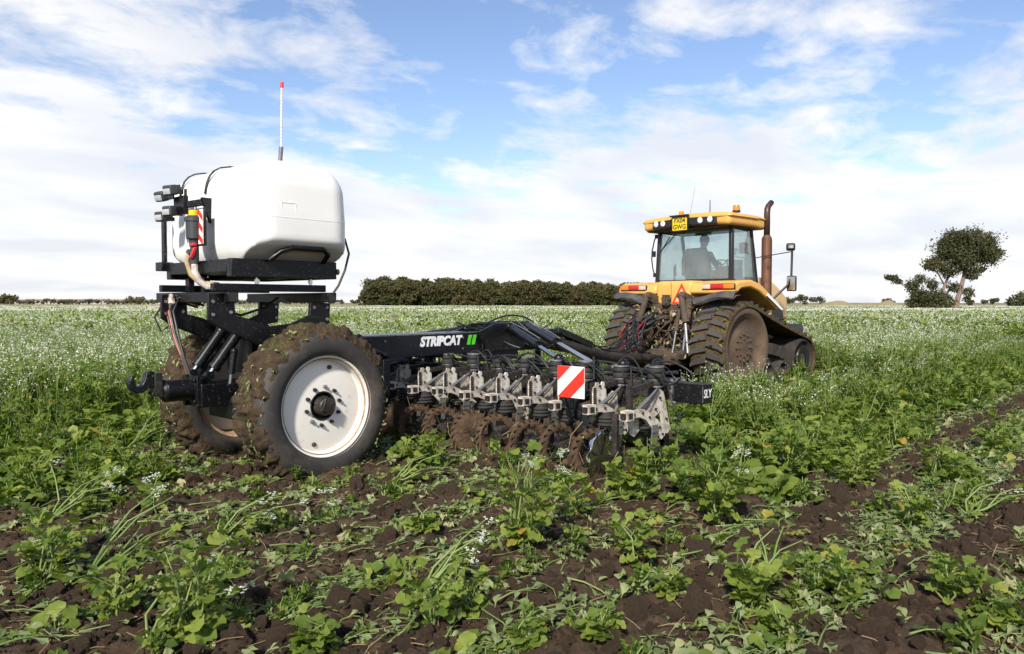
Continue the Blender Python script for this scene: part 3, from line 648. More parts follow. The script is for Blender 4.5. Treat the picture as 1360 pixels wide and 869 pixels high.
# ---- running wheels
TY = [(.485, -.20), (.50, -.225), (.56, -.245), (.63, -.24), (.685, -.21), (.71, -.15), (.72, -.06), (.72, .06), (.71, .15), (.685, .21), (.63, .24), (.56, .245), (.50, .225), (.485, .20)]
def wheel(seed, loc, rz):
    rim = MB()
    rim.lathe([(.495, -.222), (.498, -.205), (.486, -.195), (.468, -.19), (.455, -.16), (.452, -.11), (.44, -.095), (.425, -.105), (.36, -.118), (.25, -.125), (.135, -.128), (.13, -.12), (.13, -.06)], n=72)
    rim.lathe([(.455, -.16), (.455, .17), (.486, .19), (.498, .205), (.495, .222)], n=72, mi=1)
    rim.lathe([(.44, -.085), (.25, -.10), (.13, -.105)], n=48)
    w = rim.build('wheel', ['white_rim', 'rim_rust'], IMP, angle=30, loc=loc, rot=(0, 0, rz))
    MB().lathe(TY, n=96).build('tyre', 'sidewall', w, angle=60)
    MB().lathe([(.4565, -.185), (.4535, -.112)], n=72).build('rim_stain', 'rim_rust', w)
    hb = MB(); hb.lathe([(.142, -.133), (.128, -.135), (.125, -.055), (.10, -.06), (.095, -.15), (.085, -.165), (.085, -.2), (.07, -.215), (.001, -.215)], n=24); hb.box((0, -.2, 0), (.115, .06, .115), (0, .4, 0)); hb.build('hub', 'black_dirty', w, bevel=.004)
    MB().lathe([(.13, .02), (.12, .24), (.001, .24)], n=20).build('axle_flange', 'black_dirty', w)
    nut = MB(); nut.cyl((0, -.125, 0), (0, -.15, 0), .020, .018, 6); nut.cyl((0, -.15, 0), (0, -.168, 0), .010, n=8)
    nm = nut.mesh('wheel_nut', 'black_dirty'); bright = nut.mesh('wheel_nut_clean', 'steel')
    for i in range(10):
        a = i*math.pi/5+.2; inst('wheel_nut', bright if i in (2, 6) else nm, w, (.185*math.cos(a), 0, .185*math.sin(a)))
    for a in (1.35, 4.45): MB().ball((.375*math.cos(a), -.122, .375*math.sin(a)), .022, sc=(1.2, .5, 1)).build('mud_splat', 'wheel_mud', w)
    # caked mud around the tread, thick and broken, thinning out over the shoulders
    N = 260; prof = TY[2:-2]; J = 26; vs, fs = [], []
    cum = [0]
    for a, b in zip(prof, prof[1:]): cum.append(cum[-1]+math.hypot(b[0]-a[0], b[1]-a[1]))
    for i in range(N):
        t = 2*math.pi*i/N
        for j in range(J):
            s_ = cum[-1]*j/(J-1); q = max(k for k in range(len(cum)) if cum[k] <= s_+1e-9); q = min(q, len(prof)-2)
            f = (s_-cum[q])/(cum[q+1]-cum[q]); r_ = prof[q][0]+(prof[q+1][0]-prof[q][0])*f; y_ = prof[q][1]+(prof[q+1][1]-prof[q][1])*f
            tr = max(0, (r_-.56)/.16)                     # 0 on the sidewall, 1 on the tread
            edge = (y_ < 0) and r_ < .70
            nn = vnoise(np.array([t*9+seed]), np.array([s_*11.0]))[0]*.55+vnoise(np.array([t*23+seed]), np.array([s_*27.0+3]))[0]*.3+vnoise(np.array([t*60]), np.array([s_*70.0+seed]))[0]*.25
            th = (nn-.30)*.155*tr-.02*(1-tr)-(.022 if edge else 0)+.018*max(0, math.sin(t))*tr
            nr = (1.0 if tr > .8 else tr); ny = (y_/.245)*(1-nr*.7)
            vs.append(((r_+th*max(.5, nr))*math.cos(t), y_+th*ny*.8, (r_+th*max(.5, nr))*math.sin(t)))
    for i in range(N):
        k = (i+1) % N
        for j in range(J-1): fs.append((i*J+j, k*J+j, k*J+j+1, i*J+j+1))
    mud = MB(); mud.add(vs, fs); mud.build('caked_mud', 'tyre_mud', w, angle=80)
    # scraps of leaf pressed into the mud
    r = random.Random(seed); lf = MB()
    for i in range(620):
        t = r.uniform(0, 6.28); y_ = r.uniform(-.24, .2); rr = .735+.03*r.random()+.016*max(0, math.sin(t)) if abs(y_) < .17 else .69
        p = Vector((rr*math.cos(t), y_, rr*math.sin(t))); v, f = leaf_arrays(r.uniform(.02, .07), r.uniform(.008, .028), arch=.4, pet=.1, rows=4, r=r)
        m = Matrix.Translation(p) @ Matrix.Rotation(-t+math.pi/2, 4, 'Y') @ Matrix.Rotation(r.uniform(0, 6.28), 4, 'Z') @ Matrix.Rotation(r.uniform(-.5, .5), 4, 'X')
        lf.add(xf(v, m), f, 0, tints(r) if r.random() > .25 else r.uniform(.88, 1))
    o = lf.build('stuck_leaves', 'wilted', w, angle=60); o['kind'] = 'stuff'
    return w
wheel(3, (0, -.82, .66), 0); wheel(8, (0, .82, .66), math.pi)
part(MB().box((0, 0, .66), (.16, 1.3, .16)), 'axle', 'black_dirty', bevel=.01)

# ---- rear chassis, tow hook and lift cylinders
m = MB(); m.box((-.42, 0, .76), (.8, .34, .22)); m.box((-.3, 0, .60), (.5, .5, .18)); m.box((.2, 0, .95), (.5, .36, .5)); m.bar((-.1, .16, .8), (.5, .16, 1.2), .1, .14); m.bar((-.1, -.16, .8), (.5, -.16, 1.2), .1, .14); m.cyl((-.5, -.2, .8), (-.5, .2, .8), .06)
part(m, 'rear_chassis', 'black_paint', bevel=.008)
m = MB(); m.cyl((-1.10, .0, .82), (-.84, 0, .82), .105, n=28); m.cyl((-1.13, 0, .82), (-1.10, 0, .82), .07, .10, 28); m.cyl((-.84, 0, .82), (-.7, 0, .82), .13, n=28)
part(m, 'hitch_housing', 'black_paint', bevel=.006)
for dy in (-.13, .13): m = MB(); m.box((-.83, dy, .80), (.05, .05, .3)); m.cyl((-.86, dy, .91), (-.88, dy, .91), .018, n=8); m.cyl((-.86, dy, .71), (-.88, dy, .71), .018, n=8); part(m, 'hitch_flange', 'black_paint', bevel=.005)
hk = [(-1.40, .99), (-1.425, .93), (-1.41, .86), (-1.36, .825), (-1.29, .83), (-1.245, .87), (-1.2, .865), (-1.1, .86), (-1.1, .93), (-1.17, .94), (-1.185, 1.0), (-1.23, 1.025), (-1.275, 1.0), (-1.285, .94), (-1.31, .895), (-1.345, .885), (-1.37, .90), (-1.375, .94), (-1.38, .985)]
part(MB().prism(hk, -.045, .045), 'tow_hook', 'black_paint', bevel=.012)
m = MB(); m.box((-1.17, 0, .89), (.07, .13, .22)); [m.cyl((-1.21, dy, .89+dz), (-1.225, dy, .89+dz), .016, n=8) for dy in (-.045, .045) for dz in (-.08, .08)]
part(m, 'hook_plate', 'black_dirty', bevel=.005)
def ram(name, a, b, r, frac=.72, rod='chrome', parent=IMP, body='black_paint'):
    a, b = Vector(a), Vector(b); c = a.lerp(b, frac); d = (b-a).normalized()
    m = MB(); m.cyl(a, c, r, n=20); m.cyl(c-d*.03, c+d*.012, r*1.12, n=20); m.ball(a, r*1.15)
    o = m.build(name, body, parent); m = MB(); m.cyl(c, b, r*.5, n=14); m.build('piston_rod', rod, o)
    m = MB(); m.cyl(b-Vector((0, r*.7, 0)), b+Vector((0, r*.7, 0)), r*.8, n=14); m.build('rod_eye', body, o); return o
ram('lift_cylinder', (-.47, .13, 1.36), (-.77, .13, .96), .052, .82); ram('lift_cylinder', (-.43, -.13, 1.34), (-.73, -.13, .95), .052, .82)
ram('damper', (-.55, -.29, 1.18), (-.6, -.29, .85), .03, .6, 'grey_tube')
# ---- cradle: two notched side plates carrying a square-tube deck
pr = [(-.91, 1.73), (-.91, 1.49), (-.79, 1.41), (-.53, 1.30), (-.40, 1.22), (-.30, 1.20), (-.22, 1.27), (-.09, 1.36), (.37, 1.43), (.385, 1.64), (.15, 1.66), (.14, 1.52), (-.06, 1.445), (-.29, 1.42), (-.53, 1.50), (-.65, 1.53), (-.66, 1.74)]
for dy in (-.5, .5):
    pl = part(MB().prism(pr, dy-.02, dy+.02), 'side_plate', 'black_paint', bevel=.006)
    for (x_, z_) in ((-.87, 1.66), (-.87, 1.54), (-.70, 1.66), (-.70, 1.56), (.19, 1.60), (.34, 1.60), (.34, 1.48)):
        MB().cyl((x_, dy-.02, z_), (x_, dy-.034, z_), .017, n=6).build('bolt', 'steel', pl)
    MB().cyl((-.28, dy-.035, 1.27), (-.28, dy+.035, 1.27), .05, n=20).build('pivot_boss', 'black_dirty', pl)
for x_, y0, y1 in ((-.72, -.62, .95), (.30, -.68, .95)):
    m = MB(); m.box((x_, (y0+y1)/2, 1.70), (.10, y1-y0, .10)); o = part(m, 'cross_tube', 'black_paint', bevel=.006)
    MB().box((x_, y0-.001, 1.70), (.08, .004, .08)).build('mouth_shade', 'rubber', o)  # dark plate on the closed end paints the shade of an open tube
for dy in (-.55, .55): part(MB().box((-.3, dy, 1.79), (1.18, .07, .07)), 'deck_rail', 'black_paint', bevel=.005)
part(MB().box((-.25, 0, 1.79), (.10, 1.03, .06)), 'deck_crossbar', 'black_paint', bevel=.005)
m = MB(); m.cyl((-.28, -.36, 1.36), (-.28, .36, 1.36), .09, n=24); m.box((-.2, 0, 1.15), (.3, .5, .4)); part(m, 'pivot_tube', 'black_paint', bevel=.006)
for dx, dy in ((-.6, .42), (-.6, .08)): part(MB().box((dx-.05, dy, 1.80), (.06, .08, .19)), 'mount_post', 'black_paint', bevel=.004)
for dx, dy in ((-.42, -.5), (.13, -.55), (-.42, .5), (.13, .5)):
    m = MB(); m.cyl((dx, dy, 1.80), (dx, dy, 1.93), .014, n=10); m.cyl((dx, dy, 1.84), (dx, dy, 1.87), .024, n=6); part(m, 'load_bolt', 'chrome')
# ---- tank frame
m = MB(); m.box((-.20, -.62, 1.97), (1.12, .10, .17)); m.box((-.20, .66, 1.97), (1.12, .10, .17)); m.box((-.72, .02, 1.99), (.08, 1.18, .12)); m.box((.32, .02, 1.97), (.08, 1.18, .17)); m.box((-.2, .02, 1.93), (.2, 1.18, .1)); m.box((-.75, .78, 2.02), (.12, .16, .09))
fr = part(m, 'tank_frame', 'black_paint', bevel=.006)
MB().cyl((.36, -.66, 1.96), (.385, -.66, 1.96), .03, n=12).build('frame_boss', 'brass', fr)
m = MB(); m.tube([(-.40, -.70, 2.05), (-.33, -.78, 2.13), (-.22, -.81, 2.165), (.12, -.80, 2.165), (.2, -.76, 2.12), (.2, -.68, 2.05)], .026, 10); m.build('guard_loop', 'black_paint', fr)
# ---- tank: rounded moulding, hipped towards the sump below
def tank_fn(v):
    x, y, z = v
    if z < -.225:
        lim = .925-(-.225-z)*1.7; y = max(-lim, min(lim, y)); x *= 1-.3*(-.225-z)
    x *= 1-.03*max(0, z)/.45; y *= 1-.03*max(0, z)/.45
    z += .05*max(0, 1-(x/.5)**2)*max(0, z)/.45
    return (x, y, z)
m = MB(); m.rbox((-.10, .075, 2.445), (1.10, 1.86, 1.02), .24, 10, fn=tank_fn); tank = part(m, 'tank', 'tank', weld=True, angle=70)
def rrect(hx, hy, rad, cx, cy, n=8):
    out = []
    for sx, sy, a0 in ((1, 1, 0), (-1, 1, 90), (-1, -1, 180), (1, -1, 270)):
        for i in range(n+1): a = R(a0+90*i/n); out.append((cx+sx*(hx-rad)+rad*math.cos(a), cy+sy*(hy-rad)+rad*math.sin(a)))
    return out
MB().prism(rrect(.5512, .9312, .24, -.10, .075), 2.44, 2.446, 'XY').build('mould_seam', 'tank', tank, angle=60)
m = MB(); m.cyl((.0, .25, 2.93), (.0, .25, 3.02), .21, .19, 28); m.build('filler_lid', 'tank', tank, bevel=.008)
m = MB()
for s_ in (0, 1):
    for a, b in (((-.32, 2.62), (-.12, 2.62)), ((-.32, 2.36), (-.12, 2.36)), ((-.32, 2.36), (-.32, 2.62)), ((-.12, 2.36), (-.12, 2.62))):
        m.bar((a[0]*.75-.12, -.8515, a[1]-.04), (b[0]*.75-.12, -.8515, b[1]-.04), .002, .004)
    break
m.build('moulded_panel', 'tank', tank, bevel=.003)
for dy in (.06, .62):
    prof = []
    for a in range(13):
        t_ = math.pi*(1-.06)-a*(math.pi*.88/12)
        prof.append((-.10+.558*math.copysign(abs(math.cos(t_))**.40, math.cos(t_))*(1-.035*abs(math.sin(t_))), 2.485+.53*abs(math.sin(t_))**.5))
    m = MB(); vs = []
    for px_, pz_ in prof:
        for q in (-.015, .015): vs.append((px_, dy+q, pz_))
    m.add(vs, [(2*i, 2*i+1, 2*i+3, 2*i+2) for i in range(len(prof)-1)])
    o = m.build('tank_strap', 'black_dirty', IMP, angle=60); sm = o.modifiers.new('solid', 'SOLIDIFY'); sm.thickness = .012; sm.offset = 0
# ---- level tube on the tank
m = MB(); m.cyl((.12, 0, 2.94), (.12, 0, 3.02), .05, n=18); lv = part(m, 'tube_base', 'grey_plastic')
MB().cyl((.12, 0, 3.0), (.145, 0, 3.28), .022, n=14).build('tube_sleeve', 'grey_tube', lv)
o = MB().cyl((.145, 0, 3.27), (.16, 0, 3.91), .011, n=12).build('sight_tube', 'lamp_white', lv)
for k in range(16): MB().cyl((.145+.015*k/16, 0, 3.34+.035*k), (.145+.015*k/16+.0003, 0, 3.344+.035*k), .0116, n=10).build('scale_mark', 'grey_tube', lv)
MB().cyl((.16, 0, 3.90), (.162, 0, 3.955), .017, n=14).build('tube_cap', 'red_film', lv)
# ---- work lights, filter, warning panel and hoses behind the tank
m = MB(); m.bar((-.70, -.02, 2.62), (-.80, .22, 2.60), .05, .06); m.box((-.80, .26, 2.60), (.05, .22, .18)); m.box((-.78, .20, 2.64), (.02, .03, .24)); m.prism([(-.74, 2.66), (-.62, 2.66), (-.62, 2.42), (-.66, 2.42)], -.06, -.02)
lb = part(m, 'light_bracket', 'black_paint', bevel=.004)
for dy, dz, ry in ((.46, 2.70, .3), (.46, 2.50, .1), (.26, 2.74, .2), (.28, 2.54, .1)):
    m = MB(); m.rbox((0, 0, 0), (.09, .13, .10), .02, 3); [m.box((.06, (k-2)*.026, 0), (.04, .008, .09)) for k in range(5)]
    l_ = m.build('work_light', 'grey_plastic', IMP, loc=(-.90, dy, dz), rot=(0, -ry, .25))
    MB().rbox((-.046, 0, -.01), (.012, .10, .055), .005, 2).build('lens', 'lamp_grey', l_); MB().bar((.05, 0, -.02), (.11, -.04, -.03), .02, .04).build('yoke', 'black_paint', l_)
m = MB(); m.lathe([(.001, 2.20), (.045, 2.20), (.05, 2.25), (.075, 2.26), (.078, 2.42), (.088, 2.425), (.088, 2.455), (.075, 2.47), (.05, 2.48), (.001, 2.48)], (-.80, -.02, 0), 'Z', 24)
fl = part(m, 'filter_housing', 'grey_plastic')
MB().cyl((-.80, -.02, 2.475), (-.80, -.02, 2.53), .05, n=12).build('filter_cap', 'yellow_plastic', fl, bevel=.006)
m = MB(); m.box((-.83, -.06, 2.13), (.03, .035, .12), (.2, .3, 0)); m.box((-.83, -.05, 2.20), (.04, .09, .03)); m.build('valve_handle', 'red_plastic', fl, bevel=.006)
m = MB(); m.cyl((-.80, -.02, 2.02), (-.80, -.02, 2.21), .04, n=16); m.cyl((-.80, .03, 2.12), (-.80, .10, 2.14), .03, n=12); m.build('valve_body', 'grey_plastic', fl)
part(MB().tube([(-.80, .08, 2.14), (-.82, .10, 2.05), (-.80, .06, 1.92), (-.74, .0, 1.84), (-.6, -.1, 1.82)], .027, 10), 'suction_hose', 'hose_clear')
part(MB().tube([(-.80, -.02, 2.04), (-.81, -.04, 1.95), (-.78, -.07, 1.86), (-.72, -.1, 1.80), (-.5, -.2, 1.80)], .032, 10), 'ribbed_hose', 'rag')
def board(name, c, w, h, nst, ang, back, parent=IMP, red='red_film', white='white_film'):
    """upright plate facing the rear with slanted red bands, 2 mm proud"""
    x0, yc, zc_ = c
    o = MB().box((x0, yc, zc_), (.008, w, h)).build(name, white, parent, bevel=.0015)
    s = math.tan(ang); span = h+abs(s)*w; step = span/nst
    def clip(poly):
        for ax, lim, sg in ((0, -w/2, 1), (0, w/2, -1), (1, -h/2, 1), (1, h/2, -1)):
            out = []
            for i, p in enumerate(poly):
                q = poly[(i+1) % len(poly)]; a, b = sg*(p[ax]-lim), sg*(q[ax]-lim)
                if a >= 0: out.append(p)
                if (a >= 0) != (b >= 0): f = a/(a-b); out.append((p[0]+(q[0]-p[0])*f, p[1]+(q[1]-p[1])*f))
            poly = out
            if not poly: return poly
        return poly
    for k in range(back, nst, 2):
        z0 = -span/2+k*step
        pl = clip([(-w, z0-s*w), (w, z0+s*w), (w, z0+step+s*w), (-w, z0+step-s*w)])
        if len(pl) > 2: MB().prism([(yc+p[0], zc_+p[1]) for p in pl], x0-.0065, x0-.005, 'YZ').build('red_stripe', red, o, angle=0)
    return o
pn = part(MB().box((-.765, -.10, 2.37), (.02, .17, .36)), 'panel_bracket', 'black_paint', bevel=.003)
board('warning_panel', (-.785, -.125, 2.37), .095, .33, 7, R(38), 1)
m = MB(); m.box((-.74, .80, 2.28), (.03, .07, .52)); [m.box((-.757, .80, 2.08+k*.09), (.006, .012, .012)) for k in range(6)]; lp = part(m, 'side_bracket', 'black_paint', bevel=.003)
for z_ in (2.20, 2.42): MB().box((-.70, .775, z_), (.05, .02, .07)).build('reflector', 'lamp_white', lp)
# hoses
part(MB().tube([(.43, -.60, 2.34), (.47, -.66, 2.30), (.49, -.70, 2.15), (.44, -.70, 1.98), (.36, -.70, 1.82), (.30, -.69, 1.74)], .012, 8), 'air_hose', 'hose')
part(MB().box((.42, -.60, 2.35), (.04, .05, .06)), 'hose_fitting', 'hose', bevel=.005)
for y0, z0, y1, mt in ((.48, 1.72, .15, 'hose_orange'), (.46, 1.74, .12, 'hose'), (.52, 1.70, .14, 'hose'), (.38, 1.72, .10, 'hose')):
    part(MB().tube([(-.62, y0-.2, z0-.1), (-.78, y0, z0-.02), (-.85, y0-.03, z0-.16), (-.85, y0-.14, z0-.4), (-.83, y1+.06, 1.1), (-.80, y1, .94)], .012, 8), 'hydraulic_hose', mt)
part(MB().tube([(-.85, .62, 1.62), (-.93, .60, 1.5), (-.90, .52, 1.36), (-.85, .45, 1.42), (-.84, .40, 1.6)], .010, 6), 'hydraulic_hose', 'hose')
part(MB().tube([(-.6, -.1, 1.58), (-.3, .05, 1.52), (0, .1, 1.60), (.2, .2, 1.7)], .013, 8), 'hydraulic_hose', 'hose')
m = MB(); m.ball((-.80, .60, 1.57), .055, 10, sc=(.7, 1, 1)); m.ball((-.82, .46, 1.66), .05, 10, sc=(.6, .7, 1.5))
for i, v in enumerate(m.v): m.v[i] = (v[0]+.012*math.sin(v[1]*90+v[2]*70), v[1]+.014*math.sin(v[2]*80), v[2]+.01*math.sin(v[1]*60))
part(m, 'tied_rag', 'rag')

# ---- main beam
m = MB(); m.box((2.0, 0, 1.13), (3.5, .36, .28)); bm_ = part(m, 'main_beam', 'black_beam', bevel=.012)
MB().box((2.0, -.183, 1.262), (3.3, .004, .008)).build('beam_seam', 'steel', bm_)
o = text('STRIPCAT', .158, 'lettering', 'white_print', bm_, (2.225, -.1825, 1.165), (R(90), 0, 0), .0015, .22, .0085, .98)
for k in (0, 1): MB().prism([(2.675+k*.085, 1.105), (2.73+k*.085, 1.105), (2.765+k*.085, 1.23), (2.71+k*.085, 1.23)], -.187, -.183).build('green_bar', 'green_print', bm_, angle=0)
for a in (.7, 1.35, 2.6, 3.3):
    for z_ in (1.06, 1.2): MB().cyl((a, -.18, z_), (a, -.192, z_), .014, n=6).build('bolt', 'steel', bm_)
m = MB(); m.cyl((.85, -.30, 1.20), (1.35, -.20, 1.03), .035, n=14); m.cyl((.75, -.34, 1.16), (.95, -.24, 1.26), .045, n=14); part(m, 'beam_brace', 'black_paint')
m = MB(); m.box((1.30, -.20, .72), (.10, .16, .55)); m.box((1.45, -.1, .98), (.3, .3, .04)); part(m, 'beam_leg', 'black_beam', bevel=.008)
part(MB().box((1.30, .2, .72), (.10, .16, .55)), 'beam_leg', 'black_beam', bevel=.008)
# ---- tower and drawbar
m = MB()
for dy in (-.22, .22): m.prism([(2.85, 1.27), (3.15, 1.37), (3.75, 1.36), (3.88, 1.24), (3.7, 1.0), (3.0, 1.0)], dy-.02, dy+.02)
m.cyl((3.4, -.3, 1.32), (3.4, .3, 1.32), .06, n=18); m.cyl((3.75, -.3, 1.33), (3.75, .3, 1.33), .06, n=18); m.box((3.3, 0, 1.0), (.7, .4, .25))
part(m, 'fold_tower', 'black_paint', bevel=.008)
m = MB(); m.tube([(3.7, 0, 1.08), (4.6, .03, 1.06), (5.4, .1, .92), (6.4, .22, .72), (8.15, .375, .60)], [.11, .11, .10, .09, .08], 12); m.box((8.2, .38, .60), (.22, .16, .1), (0, 0, -.1))
db = part(m, 'drawbar', 'black_dirty')
m = MB(); m.cyl((4.1, -.05, 1.22), (4.72, 0, 1.20), .06, n=18); m.cyl((4.72, 0, 1.20), (4.80, 0, 1.2), .07, n=18); m.bar((4.78, 0, 1.22), (5.75, .12, .96), .12, .10); m.bar((4.85, .02, 1.2), (4.75, .02, 1.0), .08, .1); m.bar((5.2, .05, 1.1), (5.1, .05, .95), .06, .1)
part(m, 'steering_link', 'black_paint', bevel=.006)
m = MB(); m.bar((4.15, -.12, .45), (4.2, -.1, 1.1), .08, .05); m.box((4.15, -.12, .40), (.22, .16, .04)); part(m, 'parking_jack', 'black_paint', bevel=.004)
ram('fold_cylinder', (3.42, -.26, 1.31), (2.46, -2.02, .95), .055, .52); ram('fold_cylinder', (3.76, -.26, 1.33), (2.52, -2.32, .98), .058, .50)
ram('fold_cylinder', (3.42, .26, 1.31), (2.46, 2.02, .95), .055, .52); ram('fold_cylinder', (3.76, .26, 1.33), (2.52, 2.32, .98), .058, .50)
for a, b in (((3.38, -.3, 1.385), (2.75, -1.35, 1.22)), ((3.75, -.3, 1.40), (2.95, -1.5, 1.22))): part(MB().tube(arc(a, b, -.01), .008, 6), 'hard_pipe', 'steel')
r = random.Random(5)
for k in range(22):                                   # hoses over the tower and along to the tractor
    a = Vector((r.uniform(2.6, 3.7), r.uniform(-.3, .2), r.uniform(1.2, 1.4))); b = a+Vector((r.uniform(.2, 1.1), r.uniform(-.6, .25), r.uniform(-.3, .02)))
    part(MB().tube(arc(a, b, r.uniform(-.12, .14), 9, (0, r.uniform(-.15, .1), 0)), r.uniform(.008, .013), 6), 'hydraulic_hose', 'hose')
for k in range(14):
    a = Vector((r.uniform(4.8, 5.6), r.uniform(-.05, .25), r.uniform(.98, 1.16))); b = Vector((r.uniform(7.75, 8.1), r.uniform(.3, .9), r.uniform(.75, 1.15))); md = a.lerp(b, .55)+Vector((0, r.uniform(-.1, .1), -r.uniform(.15, .4)))
    part(MB().tube([a, a.lerp(md, .5)+Vector((0, 0, -.05)), md, md.lerp(b, .6)+Vector((0, 0, .02)), b], r.uniform(.010, .015), 6), 'hydraulic_hose', 'hose_red' if k in (4, 11) else 'hose')

# ---- tool bar with row units
m = MB(); m.box((2.47, 0, .78), (.16, 6.85, .16)); tb = part(m, 'tool_bar', 'black_dirty', bevel=.008)
m = MB(); m.box((2.47, -3.535, .775), (.19, .31, .19)); eb = part(m, 'end_box', 'black_paint', bevel=.006)
MB().box((2.37, -3.692, .775), (.012, .002, .15)).build('box_edge', 'steel', eb)
text('SLY', .115, 'lettering', 'white_print', eb, (2.466, -3.6915, .775), (R(90), 0, 0), .001, .12, .001, .85)
part(MB().box((2.47, 3.535, .775), (.19, .31, .19)), 'end_box', 'black_paint', bevel=.006)
for dy in (-3.36, 3.36):
    m = MB(); m.box((2.47, dy, .775), (.24, .03, .26)); [m.cyl((2.47+a*.09, dy, .775+b*.1), (2.47+a*.09, dy-.04, .775+b*.1), .016, n=6) for a in (-1, 1) for b in (-1, 1)]; part(m, 'end_flange', 'steel', bevel=.003)
# one row unit: parts in unit coordinates (origin on the ground below the plates)
plate_me = MB().prism([(-.125, .63), (-.13, .79), (-.115, .83), (-.085, .845), (-.075, .875), (-.04, .875), (-.03, .855), (.01, .855), (.02, .88), (.055, .875), (.065, .84), (.085, .81), (.09, .72), (.055, .66), (.01, .625)], -.006, .006).mesh('side_plate', 'white_plate')
back_me = MB().prism([(.13, .55), (.13, .69), (.28, .77), (.35, .74), (.37, .60), (.27, .50)], -.006, .006).mesh('back_plate', 'white_plate')
big_me = MB().prism([(-.15, .575), (.30, .79), (.40, .80), (.46, .77), (.59, .39), (.54, .345), (.46, .36), (.40, .58), (.24, .52), (.08, .48), (-.06, .40), (-.12, .43)], -.006, .006).mesh('side_plate', 'white_plate')
arm_me = MB().prism([(-.25, .67), (-.03, .665), (.08, .615), (.22, .53), (.33, .45), (.345, .37), (.28, .335), (.13, .45), (.0, .565), (-.10, .60), (-.25, .605)], -.018, .018).mesh('lower_arm', 'white_plate')
m = MB(); m.box((-.28, 0, .637), (.11, .075, .09)); clamp_me = m.mesh('arm_clamp', 'white_plate'); m = MB(); m.box((-.285, -.03, .637), (.06, .03, .05)); m.box((-.34, 0, .637), (.03, .05, .05)); socket_me = m.mesh('clamp_socket', 'black_dirty')
m = MB(); [m.cyl((x_, -.015, z_), (x_, -.032, z_), .012, n=6) for x_, z_ in ((-.2, .637), (-.06, .635), (.06, .58), (.24, .46), (.29, .39))]; pins_me = m.mesh('arm_bolts', 'black_dirty')
m = MB(); [m.lathe([(.095, .455+k*.035), (.105, .465+k*.035), (.105, .475+k*.035), (.092, .487+k*.035)], (-.12, 0, 0), 'Z', 18) for k in range(3)]; m.cyl((-.12, 0, .44), (-.12, 0, .456), .08, n=18); m.cyl((-.12, 0, .555), (-.12, 0, .59), .085, n=18); bag_me = m.mesh('lower_air_spring', 'rubber')
m = MB(); [m.lathe([(.07, .83+k*.06), (.083, .845+k*.06), (.083, .87+k*.06), (.07, .888+k*.06)], (.45, 0, 0), 'Z', 18) for k in range(3)]; ubag_me = m.mesh('air_spring', 'rubber')
m = MB(); m.cyl((.45, 0, 1.008), (.45, 0, 1.02), .085, n=18); m.cyl((.45, 0, .815), (.45, 0, .83), .085, n=18); m.cyl((.45, 0, .885), (.45, 0, .892), .076, n=18); cap_me = m.mesh('spring_plate', 'steel')
m = MB(); m.cyl((-.22, 0, .575), (.14, 0, .735), .021, n=12); m.cyl((.14, 0, .735), (.33, 0, .825), .013, n=10); strut_me = m.mesh('gas_strut', 'grey_tube')
m = MB(); m.box((.03, 0, .37), (.10, .012, .26), (0, .12, 0)); m.box((.03, -.012, .44), (.12, .012, .012)); m.box((.04, -.012, .36), (.12, .012, .012)); m.box((.075, .02, .37), (.012, .05, .26), (0, .12, 0)); tine_me = m.mesh('tine', 'steel')
m = MB(); m.box((-.02, 0, .72), (.04, .05, .30)); m.box((.46, 0, .72), (.08, .10, .24)); m.bar((.05, 0, .60), (.5, 0, .66), .05, .06); m.bar((0, 0, .82), (.5, 0, .86), .05, .05); m.box((.1, 0, .42), (.16, .08, .18)); carr_me = m.mesh('carrier', 'black_dirty')
m = MB(); [m.box((-.11, -.008, .66+.02*k), (.03, .014, .011)) for k in range(9)]; m.cyl((-.03, -.002, .84), (-.03, -.02, .84), .012, n=6); m.cyl((.06, -.002, .83), (.06, -.02, .83), .012, n=6); m.cyl((-.04, -.002, .70), (-.04, -.02, .70), .012, n=6); m.cyl((.38, -.002, .72), (.38, -.02, .72), .012, n=6); m.cyl((.5, -.002, .5), (.5, -.02, .5), .012, n=6); m.cyl((.3, -.002, .62), (.3, -.02, .62), .012, n=6); studs_me = m.mesh('studs', 'black_dirty')
def ring_wheel(seed, solid=False):
    """spiked ring wheel caked with soil: ragged open ring with slanting teeth, or filled with packed earth"""
    r = random.Random(seed); m = MB(); n = 56; vs, fs = [], []
    for i in range(n):
        t = 2*math.pi*i/n; ro = .24+r.uniform(-.005, .007); ri = (.168 if not solid else .02)+r.uniform(-.012, .008); b_ = r.uniform(-.006, .006)
        for rr, yy in ((ri, -.012+b_), (ri+(ro-ri)*.5, -.03+r.uniform(-.01, .01)-(.02 if solid else 0)), (ro, -.018+b_), (ro, .014+b_), (ri+(ro-ri)*.5, .026+r.uniform(-.008, .008)), (ri, .014+b_)): vs.append((rr*math.cos(t), yy+.06*(rr-.2), rr*math.sin(t)))
    for i in range(n):
        k = (i+1) % n
        for j in range(6): fs.append((i*6+j, k*6+j, k*6+(j+1) % 6, i*6+(j+1) % 6))
    m.add(vs, fs)
    for i in range(22):
        t = 2*math.pi*i/22; a = Vector((.21*math.cos(t), -.012, .21*math.sin(t))); b = Vector((.27*math.cos(t+.16), -.042, .27*math.sin(t+.16)))
        m.cyl(a, b, .015, .006, 5)
    return m.mesh('spiked_wheel', 'wheel_mud', 50)
m = MB(); m.cyl((0, -.05, 0), (0, .05, 0), .045, n=14); [m.bar((.04*math.cos(t), .012, .04*math.sin(t)), (.18*math.cos(t), .012, .18*math.sin(t)), .012, .03, up=(0, 1, 0)) for t in (.3, 1.55, 2.8, 4.05, 5.3)]; spoke_me = m.mesh('wheel_spokes', 'black_dirty')
